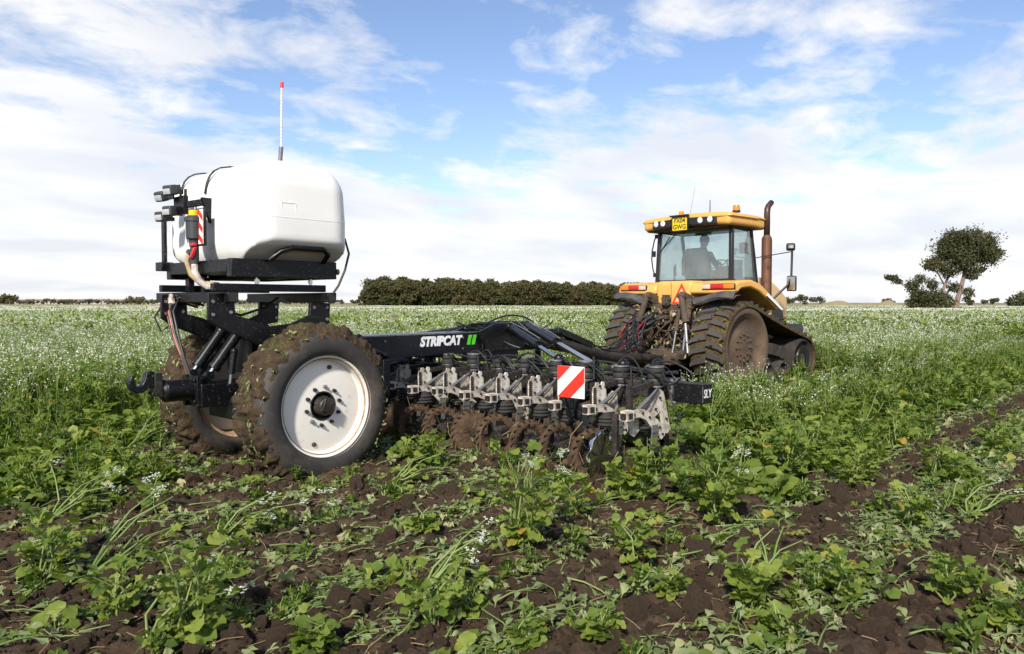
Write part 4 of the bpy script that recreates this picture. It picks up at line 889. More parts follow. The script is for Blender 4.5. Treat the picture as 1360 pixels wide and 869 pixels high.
ring_me = [ring_wheel(1), ring_wheel(2), ring_wheel(3, True), ring_wheel(4), ring_wheel(5)]
dome = MB(); dome.ball((.55, .04, 1.03), .062, 16, sc=(1, 1, .85)); dome_me = dome.mesh('accumulator', 'black_paint')
neck = MB(); neck.cyl((.50, .10, 1.0), (.55, .06, 1.02), .022, n=10); neck.cyl((.46, .12, .98), (.50, .10, 1.0), .03, n=10); neck_me = neck.mesh('accumulator_neck', 'steel')
def unit(ly, k):
    r = random.Random(k+50); z = r.uniform(-.012, .012)
    u = inst('row_unit', carr_me, IMP, (1.9+r.uniform(-.02, .02), ly, z), (r.uniform(-.03, .03), r.uniform(-.035, .035), r.uniform(-.03, .03)))
    inst('side_plate', plate_me if k else big_me, u, (0, -.075, 0))
    if k: inst('back_plate', back_me, u, (0, -.02, 0))
    inst('clamp_socket', socket_me, u, (0, -.15, 0)); inst('arm_bolts', pins_me, u, (0, -.15, 0))
    inst('studs', studs_me, u, (0, -.082, 0)); inst('lower_arm', arm_me, u, (0, -.15, 0)); inst('arm_clamp', clamp_me, u, (0, -.15, 0)); inst('lower_air_spring', bag_me, u, (0, -.02, 0), (0, 0, r.uniform(0, 3)))
    inst('gas_strut', strut_me, u, (0, -.105, 0)); inst('air_spring', ubag_me, u, (0, 0, 0)); inst('spring_plate', cap_me, u)
    inst('tine', tine_me, u, (.10+r.uniform(-.02, .02), -.19, 0))
    if k > 0:
        for px_, py_, rz_ in ((-.17, -.11, -.34), (-.02, .12, -.3))[:1]:
            q = ring_me[r.randrange(5)]; lc = (px_+r.uniform(-.02, .02), py_, .20+r.uniform(-.012, .012)); ro_ = (0, r.uniform(0, 6), rz_+r.uniform(-.1, .1))
            inst('spiked_wheel', q, u, lc, ro_); inst('wheel_spokes', spoke_me, u, lc, ro_)
        MB().bar((-.13, 0, .45), (-.14, 0, .2), .03, .05).bar((-.14, -.13, .19), (-.14, .12, .19), .03, .03).build('wheel_carrier', 'black_dirty', u)
    else:
        m = MB(); n_ = 64; vs = [(0, 0, 0)]
        for i in range(n_): t = 2*math.pi*i/n_; vs.append((.20*math.cos(t), 0, .20*math.sin(t)))
        for i in range(n_): t = 2*math.pi*i/n_; vs.append((.25*math.cos(t), .018*math.sin(t*11), .25*math.sin(t)))
        m.add(vs, [(0, i+1, (i+1) % n_+1) for i in range(n_)]+[(i+1, n_+i+1, n_+(i+1) % n_+1, (i+1) % n_+1) for i in range(n_)])
        o = m.build('wavy_coulter', 'chrome', u, angle=80, loc=(-.30, .12, .23), rot=(0, 0, .12)); s_ = o.modifiers.new('solid', 'SOLIDIFY'); s_.thickness = .006
        part(MB().box((-.18, .05, .42), (.045, .06, .40)), 'coulter_leg', 'black_dirty', u, bevel=.004)
        m = MB(); m.lathe([(.05, -.05), (.14, -.06), (.165, -.04), (.165, .04), (.14, .06), (.05, .05)], n=36); m.build('gauge_wheel', 'rubber', u, loc=(.78, .18, .19)); part(MB().bar((.55, .18, .6), (.78, .18, .19), .03, .06), 'gauge_arm', 'black_dirty', u)
    if k in (0, 1, 3): inst('accumulator', dome_me, u); inst('accumulator_neck', neck_me, u)
    for q in range(5):
        a = Vector((.45+r.uniform(-.1, .15), r.uniform(-.1, .1), 1.0)); b = Vector((r.uniform(.2, .5), r.uniform(-.45, -.15), r.uniform(.72, 1.0)))
        MB().tube(arc(a, b, r.uniform(-.16, .12), 9), r.uniform(.008, .012), 6).build('air_hose', 'hose', u)
    MB().tube(arc((.3, -.12, .83), (-.2, -.16, .62), .06, 8), .006, 5).build('air_hose', 'hose', u)
    MB().bar((.47, .0, .78), (.47, .0, .78001), .1, .1)
    part(MB().box((.57, -.01, .78), (.23, .10, .21)), 'bar_clamp', 'black_dirty', u, bevel=.004)
    return u
for k in range(16): unit(-3.2+.427*k, k)
part(MB().tube([(2.58, y_, .93+.02*math.sin(y_*9)) for y_ in np.linspace(-3.3, 3.3, 40)], .02, 8), 'air_line', 'hose')
part(MB().tube([(2.50, y_, .99+.03*math.sin(y_*5+1)) for y_ in np.linspace(-3.2, 3.2, 40)], .014, 8), 'air_line', 'hose')
part(MB().tube([(2.42, y_, .90+.02*math.sin(y_*7+2)) for y_ in np.linspace(-3.3, -.2, 30)], .012, 8), 'air_line', 'hose')
# ---- torn plants and earth caught among the units
r = random.Random(33); db_ = MB()
for i in range(60):
    ly = r.uniform(-3.4, .2); p = Vector((1.9+r.gauss(.0, .22), ly, r.choice((r.uniform(.02, .35), r.uniform(.3, .55)))))
    v, f = leaf_arrays(r.uniform(.04, .10), r.uniform(.015, .045), arch=r.uniform(-.3, .9), ruffle=.9, pet=.2, rows=6, r=r); db_.add(xf(v, place(r.uniform(0, 6.3), r.uniform(-1.4, .6), p, r.uniform(-1, 1))), f, 0, min(1, tints(r)+r.choice((0, 0, .3))))
for i in range(25):
    ly = r.uniform(-3.4, .2); p = Vector((1.9+r.gauss(-.05, .2), ly, r.uniform(.15, .6))); q = p+Vector((r.uniform(-.12, .12), r.uniform(-.12, .12), -r.uniform(.08, .3)))
    stemtube(db_, r, [p, p.lerp(q, .5)+Vector((r.uniform(-.04, .04), r.uniform(-.04, .04), 0)), q], .004, .002, 4, 1)
o = db_.build('plant_debris', ['wilted', 'straw'], IMP, angle=60); o['kind'] = 'stuff'
# ---- square warning board on its post
board('warning_board', (1.63, -2.69, .885), .325, .305, 4, R(-43), 1)
m = MB(); m.box((1.65, -2.69, .80), (.03, .05, .30)); m.bar((1.65, -2.75, .72), (1.66, -2.70, .55), .03, .05, (1, 0, 0)); m.bar((1.65, -2.58, .73), (1.68, -2.66, .5), .03, .05, (1, 0, 0)); m.bar((1.66, -2.69, .68), (2.4, -2.69, .76), .04, .05); part(m, 'board_post', 'black_paint', bevel=.003)
# ================================================================= tracked tractor
TRA = thing('tracked_tractor', 'yellow tracked tractor with black-framed glass cab and tall rusty exhaust', 'tractor', (TR_LOC[0], TR_LOC[1], 0), TR_RZ)
def tp(mb, name, mat, parent=TRA, bevel=0.0, **k): return mb.build(name, mat, parent, bevel=bevel, **k)

# ---- rubber tracks: belt round a tall drive wheel and a low front idler
RC, RR, FC, FR = (0.0, .82), .78, (2.1, .52), .44
def belt_path():
    dx, dz = FC[0]-RC[0], FC[1]-RC[1]; D = math.hypot(dx, dz); base = math.atan2(dz, dx); off = math.acos((RR-FR)/D)
    at_, ab = base+off, base-off; p = []
    n = 44
    for i in range(n+1): a = at_+(2*math.pi-(at_-ab))*i/n; p.append((RC[0]+RR*math.cos(a), RC[1]+RR*math.sin(a)))
    q = (FC[0]+FR*math.cos(ab), FC[1]+FR*math.sin(ab))
    for i in range(1, 14): f = i/14; p.append((p[n][0]+(q[0]-p[n][0])*f, p[n][1]+(q[1]-p[n][1])*f))
    for i in range(19): a = ab+(at_-ab)*i/18; p.append((FC[0]+FR*math.cos(a), FC[1]+FR*math.sin(a)))
    e = p[-1]
    for i in range(1, 14): f = i/14; p.append((e[0]+(p[0][0]-e[0])*f, e[1]+(p[0][1]-e[1])*f-.03*math.sin(math.pi*f)))
    return p
BP = belt_path()
def resample(p, n):
    cum = [0]
    for i in range(len(p)): a, b = p[i], p[(i+1) % len(p)]; cum.append(cum[-1]+math.hypot(b[0]-a[0], b[1]-a[1]))
    out = []
    for k in range(n):
        s = cum[-1]*k/n; i = max(j for j in range(len(p)) if cum[j] <= s); f = (s-cum[i])/(cum[i+1]-cum[i]); a, b = p[i], p[(i+1) % len(p)]
        tx, tz = b[0]-a[0], b[1]-a[1]; L_ = math.hypot(tx, tz); out.append((a[0]+tx*f, a[1]+tz*f, tx/L_, tz/L_))
    return out
HW = .36
def track(yc, seed):
    r = random.Random(seed); m = MB(); ring = resample(BP, 150); vs, fs = [], []; J = 13
    for k, (x, z, tx, tz) in enumerate(ring):
        nx, nz = tz, -tx                               # outward (path runs rear-top -> rear -> bottom -> front)
        for j in range(J):
            y = -HW+2*HW*j/(J-1); th = .03+.03*(vnoise(np.array([k*.45+seed]), np.array([j*.8]))[0]-.4)
            if j in (0, J-1): th = .012
            vs.append((x-nx*-th if False else x+nx*th, yc+y, z+nz*th))
        for y in (HW, -HW): vs.append((x-nx*.03, yc+y, z-nz*.03))
    K = J+2; n = len(ring)
    for i in range(n):
        k = (i+1) % n
        for j in range(K): fs.append((i*K+j, i*K+(j+1) % K, k*K+(j+1) % K, k*K+j))
    m.add(vs, fs); t = m.build('track', 'track_mud', TRA, angle=60, weld=False)
    bmx = bmesh.new(); bmx.from_mesh(t.data); bmesh.ops.recalc_face_normals(bmx, faces=bmx.faces); bmx.to_mesh(t.data); bmx.free()
    # chevron lugs, each a piece of its own
    lug = []
    for sgn in (1, -1):
        poly = [(.02, .0), (.05, .052), (.30, -.045), (.355, -.10), (.355, -.16), (.27, -.115), (.0, -.055)]
        q = MB(); q.prism([(sgn*a, b) for a, b in poly], .012, .075, 'XY'); lm = q.mesh('tread_lug', 'lug_rubber', 40, weld=True); lug.append(lm)
    NL = 42; rl = resample(BP, NL*2)
    for i in range(NL):
        for s, sgn in ((0, 1), (1, -1)):
            x, z, tx, tz = rl[(2*i+s) % (2*NL)]; nx, nz = tz, -tx
            o = inst('tread_lug', lug[s], t)
            # lug axes: X across (y of tractor), Y along the path against travel, Z outward
            mt = Matrix(((0, -tx, nx), (1, 0, 0), (0, -tz, nz))); mt = mt if mt.determinant() > 0 else Matrix(((0, -tx, nx), (-1, 0, 0), (0, -tz, nz)))
            o.matrix_local = Matrix.Translation((x+nx*.0, yc, z+nz*.0)) @ mt.to_4x4()
    sd_ = -1 if yc < 0 else 1
    # drive wheel
    w = MB(); w.lathe([(.75, sd_*.30), (.74, sd_*.33), (.66, sd_*.345), (.62, sd_*.33), (.56, sd_*.26), (.42, sd_*.22), (.34, sd_*.225), (.30, sd_*.25), (.27, sd_*.25), (.10, sd_*.27), (.001, sd_*.27)], (RC[0], yc, RC[1]), 'Y', 64); w.lathe([(.75, sd_*.30), (.74, -sd_*.3), (.1, -sd_*.3)], (RC[0], yc, RC[1]), 'Y', 48)
    dw = w.build('drive_wheel', 'wheel_dust', t, angle=40)
    nut = MB().cyl((0, 0, 0), (0, sd_*.035, 0), .026, .022, 6).mesh('wheel_nut', 'tractor_dirty')
    for n_, rad in ((12, .25), (8, .16)):
        for i in range(n_): a = 2*math.pi*i/n_; inst('wheel_nut', nut, t, (RC[0]+rad*math.cos(a), yc+sd_*.25, RC[1]+rad*math.sin(a)))
    w = MB(); w.lathe([(.42, sd_*.30), (.36, sd_*.32), (.32, sd_*.24), (.12, sd_*.22), (.10, sd_*.30), (.001, sd_*.30)], (FC[0], yc, FC[1]), 'Y', 48); w.lathe([(.42, sd_*.3), (.42, -sd_*.3), (.05, -sd_*.3)], (FC[0], yc, FC[1]), 'Y', 40); w.build('idler_wheel', 'track_dark', t, angle=40)
    w = MB(); w.lathe([(.12, sd_*.305), (.24, sd_*.325), (.25, sd_*.30), (.24, sd_*.27)], (FC[0], yc, FC[1]), 'Y', 36); w.build('idler_cap', 'cab_black', t)
    for x_ in (.78, 1.32):
        w = MB(); w.lathe([(.22, -.3), (.22, .3)], (x_, yc, .30), 'Y', 32); w.lathe([(.22, sd_*.3), (.17, sd_*.32), (.15, sd_*.25), (.07, sd_*.25), (.06, sd_*.31), (.001, sd_*.31)], (x_, yc, .30), 'Y', 32); w.build('roller', 'track_dark', t, angle=40)
    w = MB(); w.box((1.05, yc, .62), (1.1, .3, .3)); w.box((1.15, yc+sd_*.18, .72), (.4, .2, .22), (0, .2, 0)); w.cyl((1.32, yc+sd_*.2, .68), (1.32, yc+sd_*.3, .68), .13, n=20); w.cyl((1.7, yc, .62), (1.0, yc, .78), .09, n=14); w.build('track_frame', 'track_dark', t, bevel=.01)
    lf = MB()
    for i in range(120):
        x, z, tx, tz = ring[r.choice(list(range(0, 46))+list(range(118, 150))*2)]; y = r.uniform(-HW, HW); v, f = leaf_arrays(r.uniform(.04, .12), r.uniform(.03, .07), arch=.3, pet=.1, rows=5, r=r)
        p = Vector((x+tz*.075, yc+y, z-tx*.075)); lf.add(xf(v, Matrix.Translation(p) @ Euler((r.uniform(-1, 1), r.uniform(-1, 1), r.uniform(0, 6.3))).to_matrix().to_4x4()), f, 0, min(.9, tints(r)+.15))
    o = lf.build('stuck_leaves', 'leaf', t, angle=60); o['kind'] = 'stuff'
track(-1.03, 3); track(1.03, 9)

# ---- chassis and rear housing
m = MB(); m.box((.2, 0, 1.0), (1.1, .95, .85)); m.box((1.7, 0, .95), (2.4, .75, .6)); m.box((0, 0, .84), (.35, 1.5, .35)); m.box((-.35, 0, 1.45), (.35, .9, .35)); m.box((-.5, 0, .62), (.6, .5, .3)); tp(m, 'chassis', 'tractor_dirty', bevel=.02)
m = MB(); m.box((-.75, 0, .50), (.7, .16, .08)); m.box((-.55, 0, .70), (.3, .8, .06)); m.cyl((-.95, .02, .42), (-.95, .02, .66), .03, n=12); tp(m, 'drawbar', 'tractor_dirty', bevel=.01)
r = random.Random(21)
for i in range(6):                                     # hydraulic remote couplers in two columns
    m = MB(); m.box((-.58, .12+(i % 2)*.16-.08, 1.48-.11*(i//2)), (.12, .11, .08)); m.cyl((-.62, .12+(i % 2)*.16-.08, 1.48-.11*(i//2)), (-.70, .12+(i % 2)*.16-.08, 1.47-.11*(i//2)), .022, n=10); tp(m, 'coupler', 'tractor_dirty', bevel=.006)
m = MB(); m.box((-.535, -.12, 1.42), (.02, .07, .07)); tp(m, 'decal', 'lamp_pale')
m = MB(); m.box((-.60, .02, 1.68), (.12, .14, .14)); m.cyl((-.60, -.08, 1.72), (-.60, .12, 1.72), .035, n=12); m.prism([(-.68, 1.60), (-.52, 1.60), (-.5, 1.80), (-.70, 1.80)], -.01, .05); tp(m, 'top_link_bracket', 'tractor_dirty', bevel=.01)
for i in range(10):
    a = Vector((-.5, r.uniform(-.35, .35), r.uniform(1.0, 1.6))); b = Vector((-.55+r.uniform(-.1, .1), r.uniform(-.4, .4), r.uniform(.7, 1.2)))
    tp(MB().tube(arc(a, b, r.uniform(-.05, .1), 8, (-r.uniform(.05, .2), 0, 0)), .016, 6), 'hydraulic_pipe', 'tractor_dirty')
for s in (-1, 1):                                      # lift linkage
    m = MB(); m.prism([(-.30, 1.55), (-.40, 1.78), (-.66, 1.86), (-.76, 1.80), (-.72, 1.70), (-.52, 1.62), (-.42, 1.45)], s*.40-.05, s*.40+.05); m.cyl((-.70, s*.40-.08, 1.78), (-.70, s*.40+.08, 1.78), .05, n=14); tp(m, 'lift_arm', 'tractor_dirty', bevel=.015)
    m = MB(); m.cyl((-.70, s*.40, 1.78), (-.76, s*.54, 1.32), .055, .06, 14); m.cyl((-.76, s*.54, 1.34), (-.77, s*.56, 1.28), .075, n=14); o = tp(m, 'lift_rod', 'tractor_dirty'); MB().cyl((-.76, s*.54, 1.3), (-.84, s*.66, .72), .032, n=12).build('lower_rod', 'steel', o)
    m = MB(); m.bar((-.3, s*.45, .62), (-1.05, s*.52, .66), .07, .11); m.cyl((-1.05, s*.52-.06, .66), (-1.05, s*.52+.06, .66), .07, n=14); tp(m, 'lower_link', 'tractor_dirty', bevel=.01)
ram('lift_ram', (-.62, -.52, 1.66), (-.76, -.50, .72), .065, .55, parent=TRA, body='tractor_dirty')
m = MB(); m.box((-.735, -.515, 1.26), (.012, .05, .07), (0, .15, 0)); tp(m, 'decal', 'plate_yellow')
ram('stabiliser', (-.62, -.33, 1.62), (-.78, -.26, .66), .04, .5, 'steel', TRA, 'tractor_dirty')
r = random.Random(4)
for i in range(26):                                    # bunch of hoses by the left track, a few red
    a = Vector((-.62, r.uniform(.05, .75), r.uniform(1.15, 1.5))); b = Vector((-1.0+r.uniform(-.2, .15), r.uniform(.1, .95), r.uniform(.5, .85)))
    if i in (2, 15, 20): a = Vector((-.66, .25+.2*(i % 3), 1.35)); b = a+Vector((-.25, .1, -.62))
    mid = a.lerp(b, .5)+Vector((-r.uniform(.05, .2), r.uniform(-.05, .2), r.uniform(-.05, .12)))
    tp(MB().tube([a, a.lerp(mid, .55)+Vector((-.06, 0, .05)), mid, mid.lerp(b, .55)+Vector((0, 0, -.06)), b], r.uniform(.012, .018), 6), 'hydraulic_hose', 'hose_red' if i in (2, 15, 20) else 'hose')

r = random.Random(14); db_ = MB()
for i in range(260):                                   # torn plants hanging on the linkage
    p = Vector((-.62+r.gauss(-.05, .12), r.uniform(-.75, .95), r.uniform(.5, 1.65))); v, f = leaf_arrays(r.uniform(.05, .14), r.uniform(.02, .06), arch=r.uniform(-.3, .6), ruffle=.6, pet=.2, rows=4, r=r)
    db_.add(xf(v, place(r.uniform(0, 6.3), r.uniform(-1.4, .6), p, r.uniform(-1, 1))), f, 1 if r.random() < .6 else 0, tints(r))
o = db_.build('plant_debris', ['wilted', 'straw'], TRA, angle=60); o['kind'] = 'stuff'
# ---- yellow bodywork
def fender(s):
    m = MB(); pr = [(-.44, 1.82), (-.43, 1.92), (-.38, 2.0), (-.26, 2.045), (.15, 2.07), (.45, 2.0), (.75, 1.84), (1.16, 1.53), (1.08, 1.50), (.7, 1.72), (.4, 1.86), (.1, 1.93), (-.2, 1.90), (-.36, 1.80)]
    m.prism(pr, s*.40, s*1.36); o = tp(m, 'fender', 'yellow_paint', bevel=.035)
    # rubber flap drooping towards the middle
    vs, fs = [], []
    for i in range(13):
        f = i/12; y = s*(.42+.98*f); drop = .13*(1-f)**1.3+.02*math.sin(f*7)
        for (x, z) in ((-.40, 1.86-drop), (-.47, 1.83-drop), (-.53, 1.755-drop-.01*math.sin(f*9)), (-.52, 1.735-drop), (-.44, 1.79-drop), (-.30, 1.80-drop*.6)): vs.append((x, y, z))
    for i in range(12):
        for j in range(5): q = (i*6+j, i*6+j+1, (i+1)*6+j+1, (i+1)*6+j); fs.append(q if s > 0 else q[::-1])
    m = MB(); m.add(vs, fs); q = m.build('rubber_flap', 'fender_rubber', o, angle=60); sm = q.modifiers.new('solid', 'SOLIDIFY'); sm.thickness = .02
    m = MB(); y0, y1 = (-1.38, -.68) if s < 0 else (.62, 1.30)
    # tail light cluster: clear, red, amber
    m.rbox((-.435, (y0+y1)/2, 1.945), (.05, abs(y1-y0), .105), .02, 3); tl = m.build('tail_light', 'cab_black', o)
    w = (y1-y0)/1.0; seg = (('clear_lens', 'lamp_pale', .02, .27), ('red_lens', 'lamp_red', .28, .66), ('amber_lens', 'lamp_amber', .67, .98))
    for nm, mt, a, b in seg:
        aa, bb = (y1-w*a, y1-w*b) if s < 0 else (y0+w*a, y0+w*b)
        MB().rbox((-.463, (aa+bb)/2, 1.945), (.02, abs(bb-aa), .085), .008, 2).build(nm, mt, o)
fender(-1); fender(1)
m = MB(); m.rbox((-.15, .0, 1.82), (.52, .86, .50), .09, 5); tp(m, 'rear_panel', 'yellow_paint', angle=60)
o = MB().box((-.418, 0.04, 1.85), (.004, .006, .40)).build('panel_joint', 'cab_black', TRA)
m = MB(); tri = [(-.20+a*.21, 1.62+b) for a, b in ((-1.1, 0), (0, .40), (1.1, 0))]
def tri_ring(out, k):
    c = (sum(p[0] for p in out)/3, sum(p[1] for p in out)/3); inn = [(c[0]+(p[0]-c[0])*k, c[1]+(p[1]-c[1])*k) for p in out]
    m = MB(); vs = [(-.4165, *p) for p in out]+[(-.4165, *p) for p in inn]+[(-.411, *p) for p in out]+[(-.411, *p) for p in inn]
    fs = []
    for i in range(3):
        j = (i+1) % 3; fs += [(i, j, 3+j, 3+i), (6+j, 6+i, 9+i, 9+j), (i, 6+i, 6+j, j), (3+i, 3+j, 9+j, 9+i)]
    m.add(vs, fs); return m
sg_ = tp(tri_ring(tri, .72), 'warning_triangle', 'red_film', angle=0)
MB().prism([(p[0]*1.0, p[1]) for p in [(-.20+a*.21*.7, 1.62+.038+b*.7) for a, b in ((-1.15, 0), (0, .38), (1.15, 0))]], -.4145, -.411, 'YZ').build('triangle_centre', 'yellow_pale', sg_, angle=0)
# engine hood
def hood_fn(v): 
    x, y, z = v; f = max(0, (x+.2)/1.1); return (x, y*(1-.12*f), z-.42*f**2*max(0, (z+.45)/.9))
m = MB(); m.rbox((2.15, 0, 1.72), (1.9, 1.08, .92), .13, 6, fn=hood_fn); hd = tp(m, 'hood', 'yellow_pale', angle=60, weld=True)
for x0, x1, z0, z1 in ((1.75, 2.15, 1.45, 1.95), (2.3, 2.75, 1.30, 1.70)):
    m = MB(); m.prism([(x0, z0), (x0+.02, z1), (x0+.14, z1-.03), (x1-.06, (z0+z1)/2), (x1, z0+.02)], -.549, -.52); m.prism([(x0, z0), (x0+.02, z1), (x0+.14, z1-.03), (x1-.06, (z0+z1)/2), (x1, z0+.02)], .52, .549); m.build('vent', 'cab_black', hd)
tp(MB().prism([(3.02, 1.2), (3.02, 1.62), (3.12, 1.55), (3.12, 1.2)], -.42, .42), 'grille', 'cab_black', bevel=.01)
m = MB(); m.rbox((2.75, 0, 1.02), (.7, 1.7, .36), .08, 4); tp(m, 'front_weight', 'cab_black', angle=50)
for s in (-1, 1): m = MB(); m.prism([(1.0, 1.58), (1.2, 1.5), (1.45, 1.2), (1.2, 1.15), (.95, 1.3)], s*.6, s*.98); tp(m, 'step_box', 'tractor_dirty', bevel=.02)
m = MB(); m.prism([(.62, 1.78), (1.16, 1.50), (1.22, 1.52), (.68, 1.82)], -1.39, -1.372); tp(m, 'fender_trim', 'white_print')

# ---- cab: pillars, sills, glass
m = MB(); B = (.22, .88); Fx = 1.22
for s in (-1, 1):
    m.bar((.22, s*.87, 2.02), (.27, s*.84, 3.12), .07, .09, (1, 0, 0)); m.bar((1.24, s*.80, 1.75), (.98, s*.82, 3.10), .05, .07, (1, 0, 0)); m.bar((.27, s*.84, 3.10), (.98, s*.82, 3.08), .06, .06); m.bar((.22, s*.87, 2.06), (1.22, s*.83, 1.86), .06, .07)
m.bar((.22, -.87, 2.07), (.22, .87, 2.07), .06, .07); m.bar((.27, -.84, 3.10), (.27, .84, 3.10), .06, .08); m.bar((1.24, -.8, 1.8), (1.24, .8, 1.8), .05, .2); m.bar((.98, -.82, 3.08), (.98, .82, 3.08), .05, .06); m.box((.70, 0, 1.84), (.95, 1.5, .08))
cab = tp(m, 'cab_frame', 'cab_black', bevel=.012)
def pane(name, pts, th=.004):
    a = [Vector(p) for p in pts]; n = (a[1]-a[0]).cross(a[2]-a[0]).normalized()*th; k = len(a); q = MB(); q.add([p for p in a]+[p+n for p in a], [tuple(range(k-1, -1, -1)), tuple(range(k, 2*k))]+[(i, (i+1) % k, k+(i+1) % k, k+i) for i in range(k)]); return q.build(name, 'cab_glass', cab, angle=0)
pane('rear_window', [(.205, -.83, 2.11), (.205, .83, 2.11), (.255, .80, 3.06), (.255, -.80, 3.06)])
pane('windscreen', [(1.225, -.76, 1.92), (1.225, .76, 1.92), (.985, .77, 3.05), (.985, -.77, 3.05)])
for s in (-1, 1): pane('side_window', [(.28, s*.872, 2.10), (1.18, s*.832, 1.93), (.95, s*.825, 3.03), (.32, s*.845, 3.06)])
m = MB(); m.bar((.245, .45, 3.03), (.175, .78, 2.68), .012, .018); m.bar((.18, .76, 2.69), (.20, .55, 2.98), .01, .02); m.build('wiper', 'cab_black', cab)
m = MB(); m.tube([(.25, .93, 3.02), (.25, .98, 2.95), (.24, 1.03, 2.72), (.24, 1.04, 2.55), (.23, 1.0, 2.35), (.23, .95, 2.22)], .014, 8); m.box((.25, .99, 2.66), (.05, .06, .12)); m.box((.25, .93, 3.02), (.05, .05, .08)); m.box((.23, .95, 2.22), (.05, .05, .08)); m.build('grab_handle', 'cab_black', cab)
m = MB(); m.tube([(.95, -.87, 3.0), (1.06, -.86, 2.6), (1.2, -.85, 2.0)], .012, 6); m.build('door_seal', 'cab_black', cab)
# ---- roof
def roof_fn(v):
    x, y, z = v; z += -.045*(y/1.0)**2-.03*max(0, x/.65)**2+.0*x
    if z < 0: x *= .97; y *= .965
    return (x, y, z)
m = MB(); m.rbox((.56, 0, 3.265), (1.32, 2.10, .24), .085, 5, fn=roof_fn); rf = tp(m, 'roof', 'yellow_paint', angle=60, weld=True)
m = MB(); m.rbox((.60, 0, 3.13), (1.26, 1.94, .10), .04, 3); m.build('roof_lining', 'cab_black', rf)
m = MB(); m.rbox((-.085, 0, 3.225), (.06, 1.50, .145), .015, 3, fn=lambda v: (v[0], v[1], v[2]-.045*v[1]**2)); lbx = m.build('light_bar', 'cab_black', rf)
for y in (.66, .49, -.39, -.61):
    MB().lathe([(.001, -.128), (.04, -.127), (.056, -.118), (.062, -.108), (.062, -.095)], (0, y, 3.225), 'X', 20).build('roof_lamp', 'lamp_white', rf)
m = MB(); m.box((-.135, .05, 3.19), (.03, .38, .30)); m.box((-.16, .05, 3.345), (.08, .42, .03)); m.build('plate_holder', 'cab_black', rf, bevel=.004)
npl = MB().box((-.154, .05, 3.19), (.006, .335, .255)).build('number_plate', 'plate_yellow', rf, bevel=.002)
for tx_, z in (('FX04', 3.245), ('GWG', 3.125)): text(tx_, .128, 'plate_characters', 'black_print', rf, (-.1575, .05, z), (R(90), 0, R(-90)), .0008, 0, .0035, .95)
for y, k in ((-.92, 1.0), (.34, .8)):
    m = MB(); m.cyl((.30, y, 3.36), (.30, y, 3.395), .075*k, n=20); bq = m.build('beacon_base', 'cab_black', rf); m = MB(); m.lathe([(.068*k, 3.395), (.068*k, 3.45), (.058*k, 3.475+.02*k), (.03*k, 3.50*1.0), (.001, 3.503)], (.30, y, 0), 'Z', 20); m.build('beacon_lens', 'lamp_amber', rf)
tp(MB().cyl((.35, -.30, 3.36), (.35, -.30, 3.66), .010, .008, 8), 'aerial', 'cab_black'); tp(MB().cyl((.35, .18, 3.36), (.30, .02, 3.95), .003, .002, 5), 'whip_aerial', 'cab_black')
# ---- exhaust stack
m = MB(); m.cyl((1.26, -1.0, 1.45), (1.26, -1.0, 2.92), .098, n=28); m.cyl((1.26, -1.0, 2.92), (1.26, -1.0, 2.98), .098, .062, 28); ex = tp(m, 'exhaust', 'exhaust')
m = MB(); m.tube([(1.26, -1.0, 2.95), (1.26, -1.0, 3.42), (1.27, -1.0, 3.50), (1.31, -1.0, 3.56), (1.42, -1.0, 3.64)], [.06, .06, .06, .058, .054], 20, caps=False); sm = m.build('stack_pipe', 'exhaust_top', ex); s_ = sm.modifiers.new('solid', 'SOLIDIFY'); s_.thickness = .006
m = MB(); m.box((1.26, -1.102, 2.2), (.03, .012, 1.35)); m.build('heat_shield_seam', 'exhaust_top', ex)
# ---- mirrors on their arm
m = MB(); m.tube([(.95, -1.15, 1.55), (1.15, -1.28, 1.78), (1.30, -1.42, 1.98), (1.38, -1.46, 2.15), (1.40, -1.46, 2.65)], .022, 8); ma = tp(m, 'mirror_arm', 'cab_black')
MB().cyl((1.0, -.86, 2.52), (1.40, -1.46, 2.64), .009, n=6).build('mirror_stay', 'cab_black', ma)
m = MB(); m.rbox((1.38, -1.47, 2.02), (.06, .19, .30), .028, 3, rot=(0, 0, .12)); m.build('mirror', 'cab_black', ma, angle=50); MB().box((1.347, -1.474, 2.02), (.004, .155, .26), (0, 0, .12)).build('mirror_glass', 'chrome', ma)
m = MB(); m.rbox((1.40, -1.43, 2.73), (.10, .17, .15), .04, 3, rot=(0, .35, .5)); m.build('wide_mirror', 'cab_black', ma, angle=50)
# ---- inside the cab
m = MB(); m.rbox((.72, 0.08, 2.16), (.48, .50, .12), .05, 3); m.rbox((.48, .08, 2.46), (.12, .48, .58), .05, 4, rot=(0, -.12, 0)); st = tp(m, 'seat', 'seat_cloth', angle=60)
MB().box((.7, .08, 1.98), (.3, .3, .26)).build('seat_base', 'interior', st)
m = MB(); m.rbox((.52, .42, 2.40), (.10, .10, .40), .04, 3); m.rbox((.75, .40, 2.36), (.36, .08, .06), .025, 3); m.build('armrest', 'seat_cloth', st, angle=60)
m = MB(); m.cyl((1.12, -.02, 1.88), (1.02, -.02, 2.42), .045, n=12); col_ = tp(m, 'steering_column', 'interior')
rg = MB(); rg.tube([(.0+.19*math.cos(a), .19*math.sin(a), 0) for a in np.linspace(0, 2*math.pi, 29)], .014, 8, caps=False); [rg.bar((0, 0, -.01), (.18*math.cos(a), .18*math.sin(a), 0), .025, .012) for a in (0.3, 2.4, 4.5)]; rg.build('steering_wheel', 'interior', col_, loc=(1.0, -.02, 2.44), rot=(0, R(-28), 0))
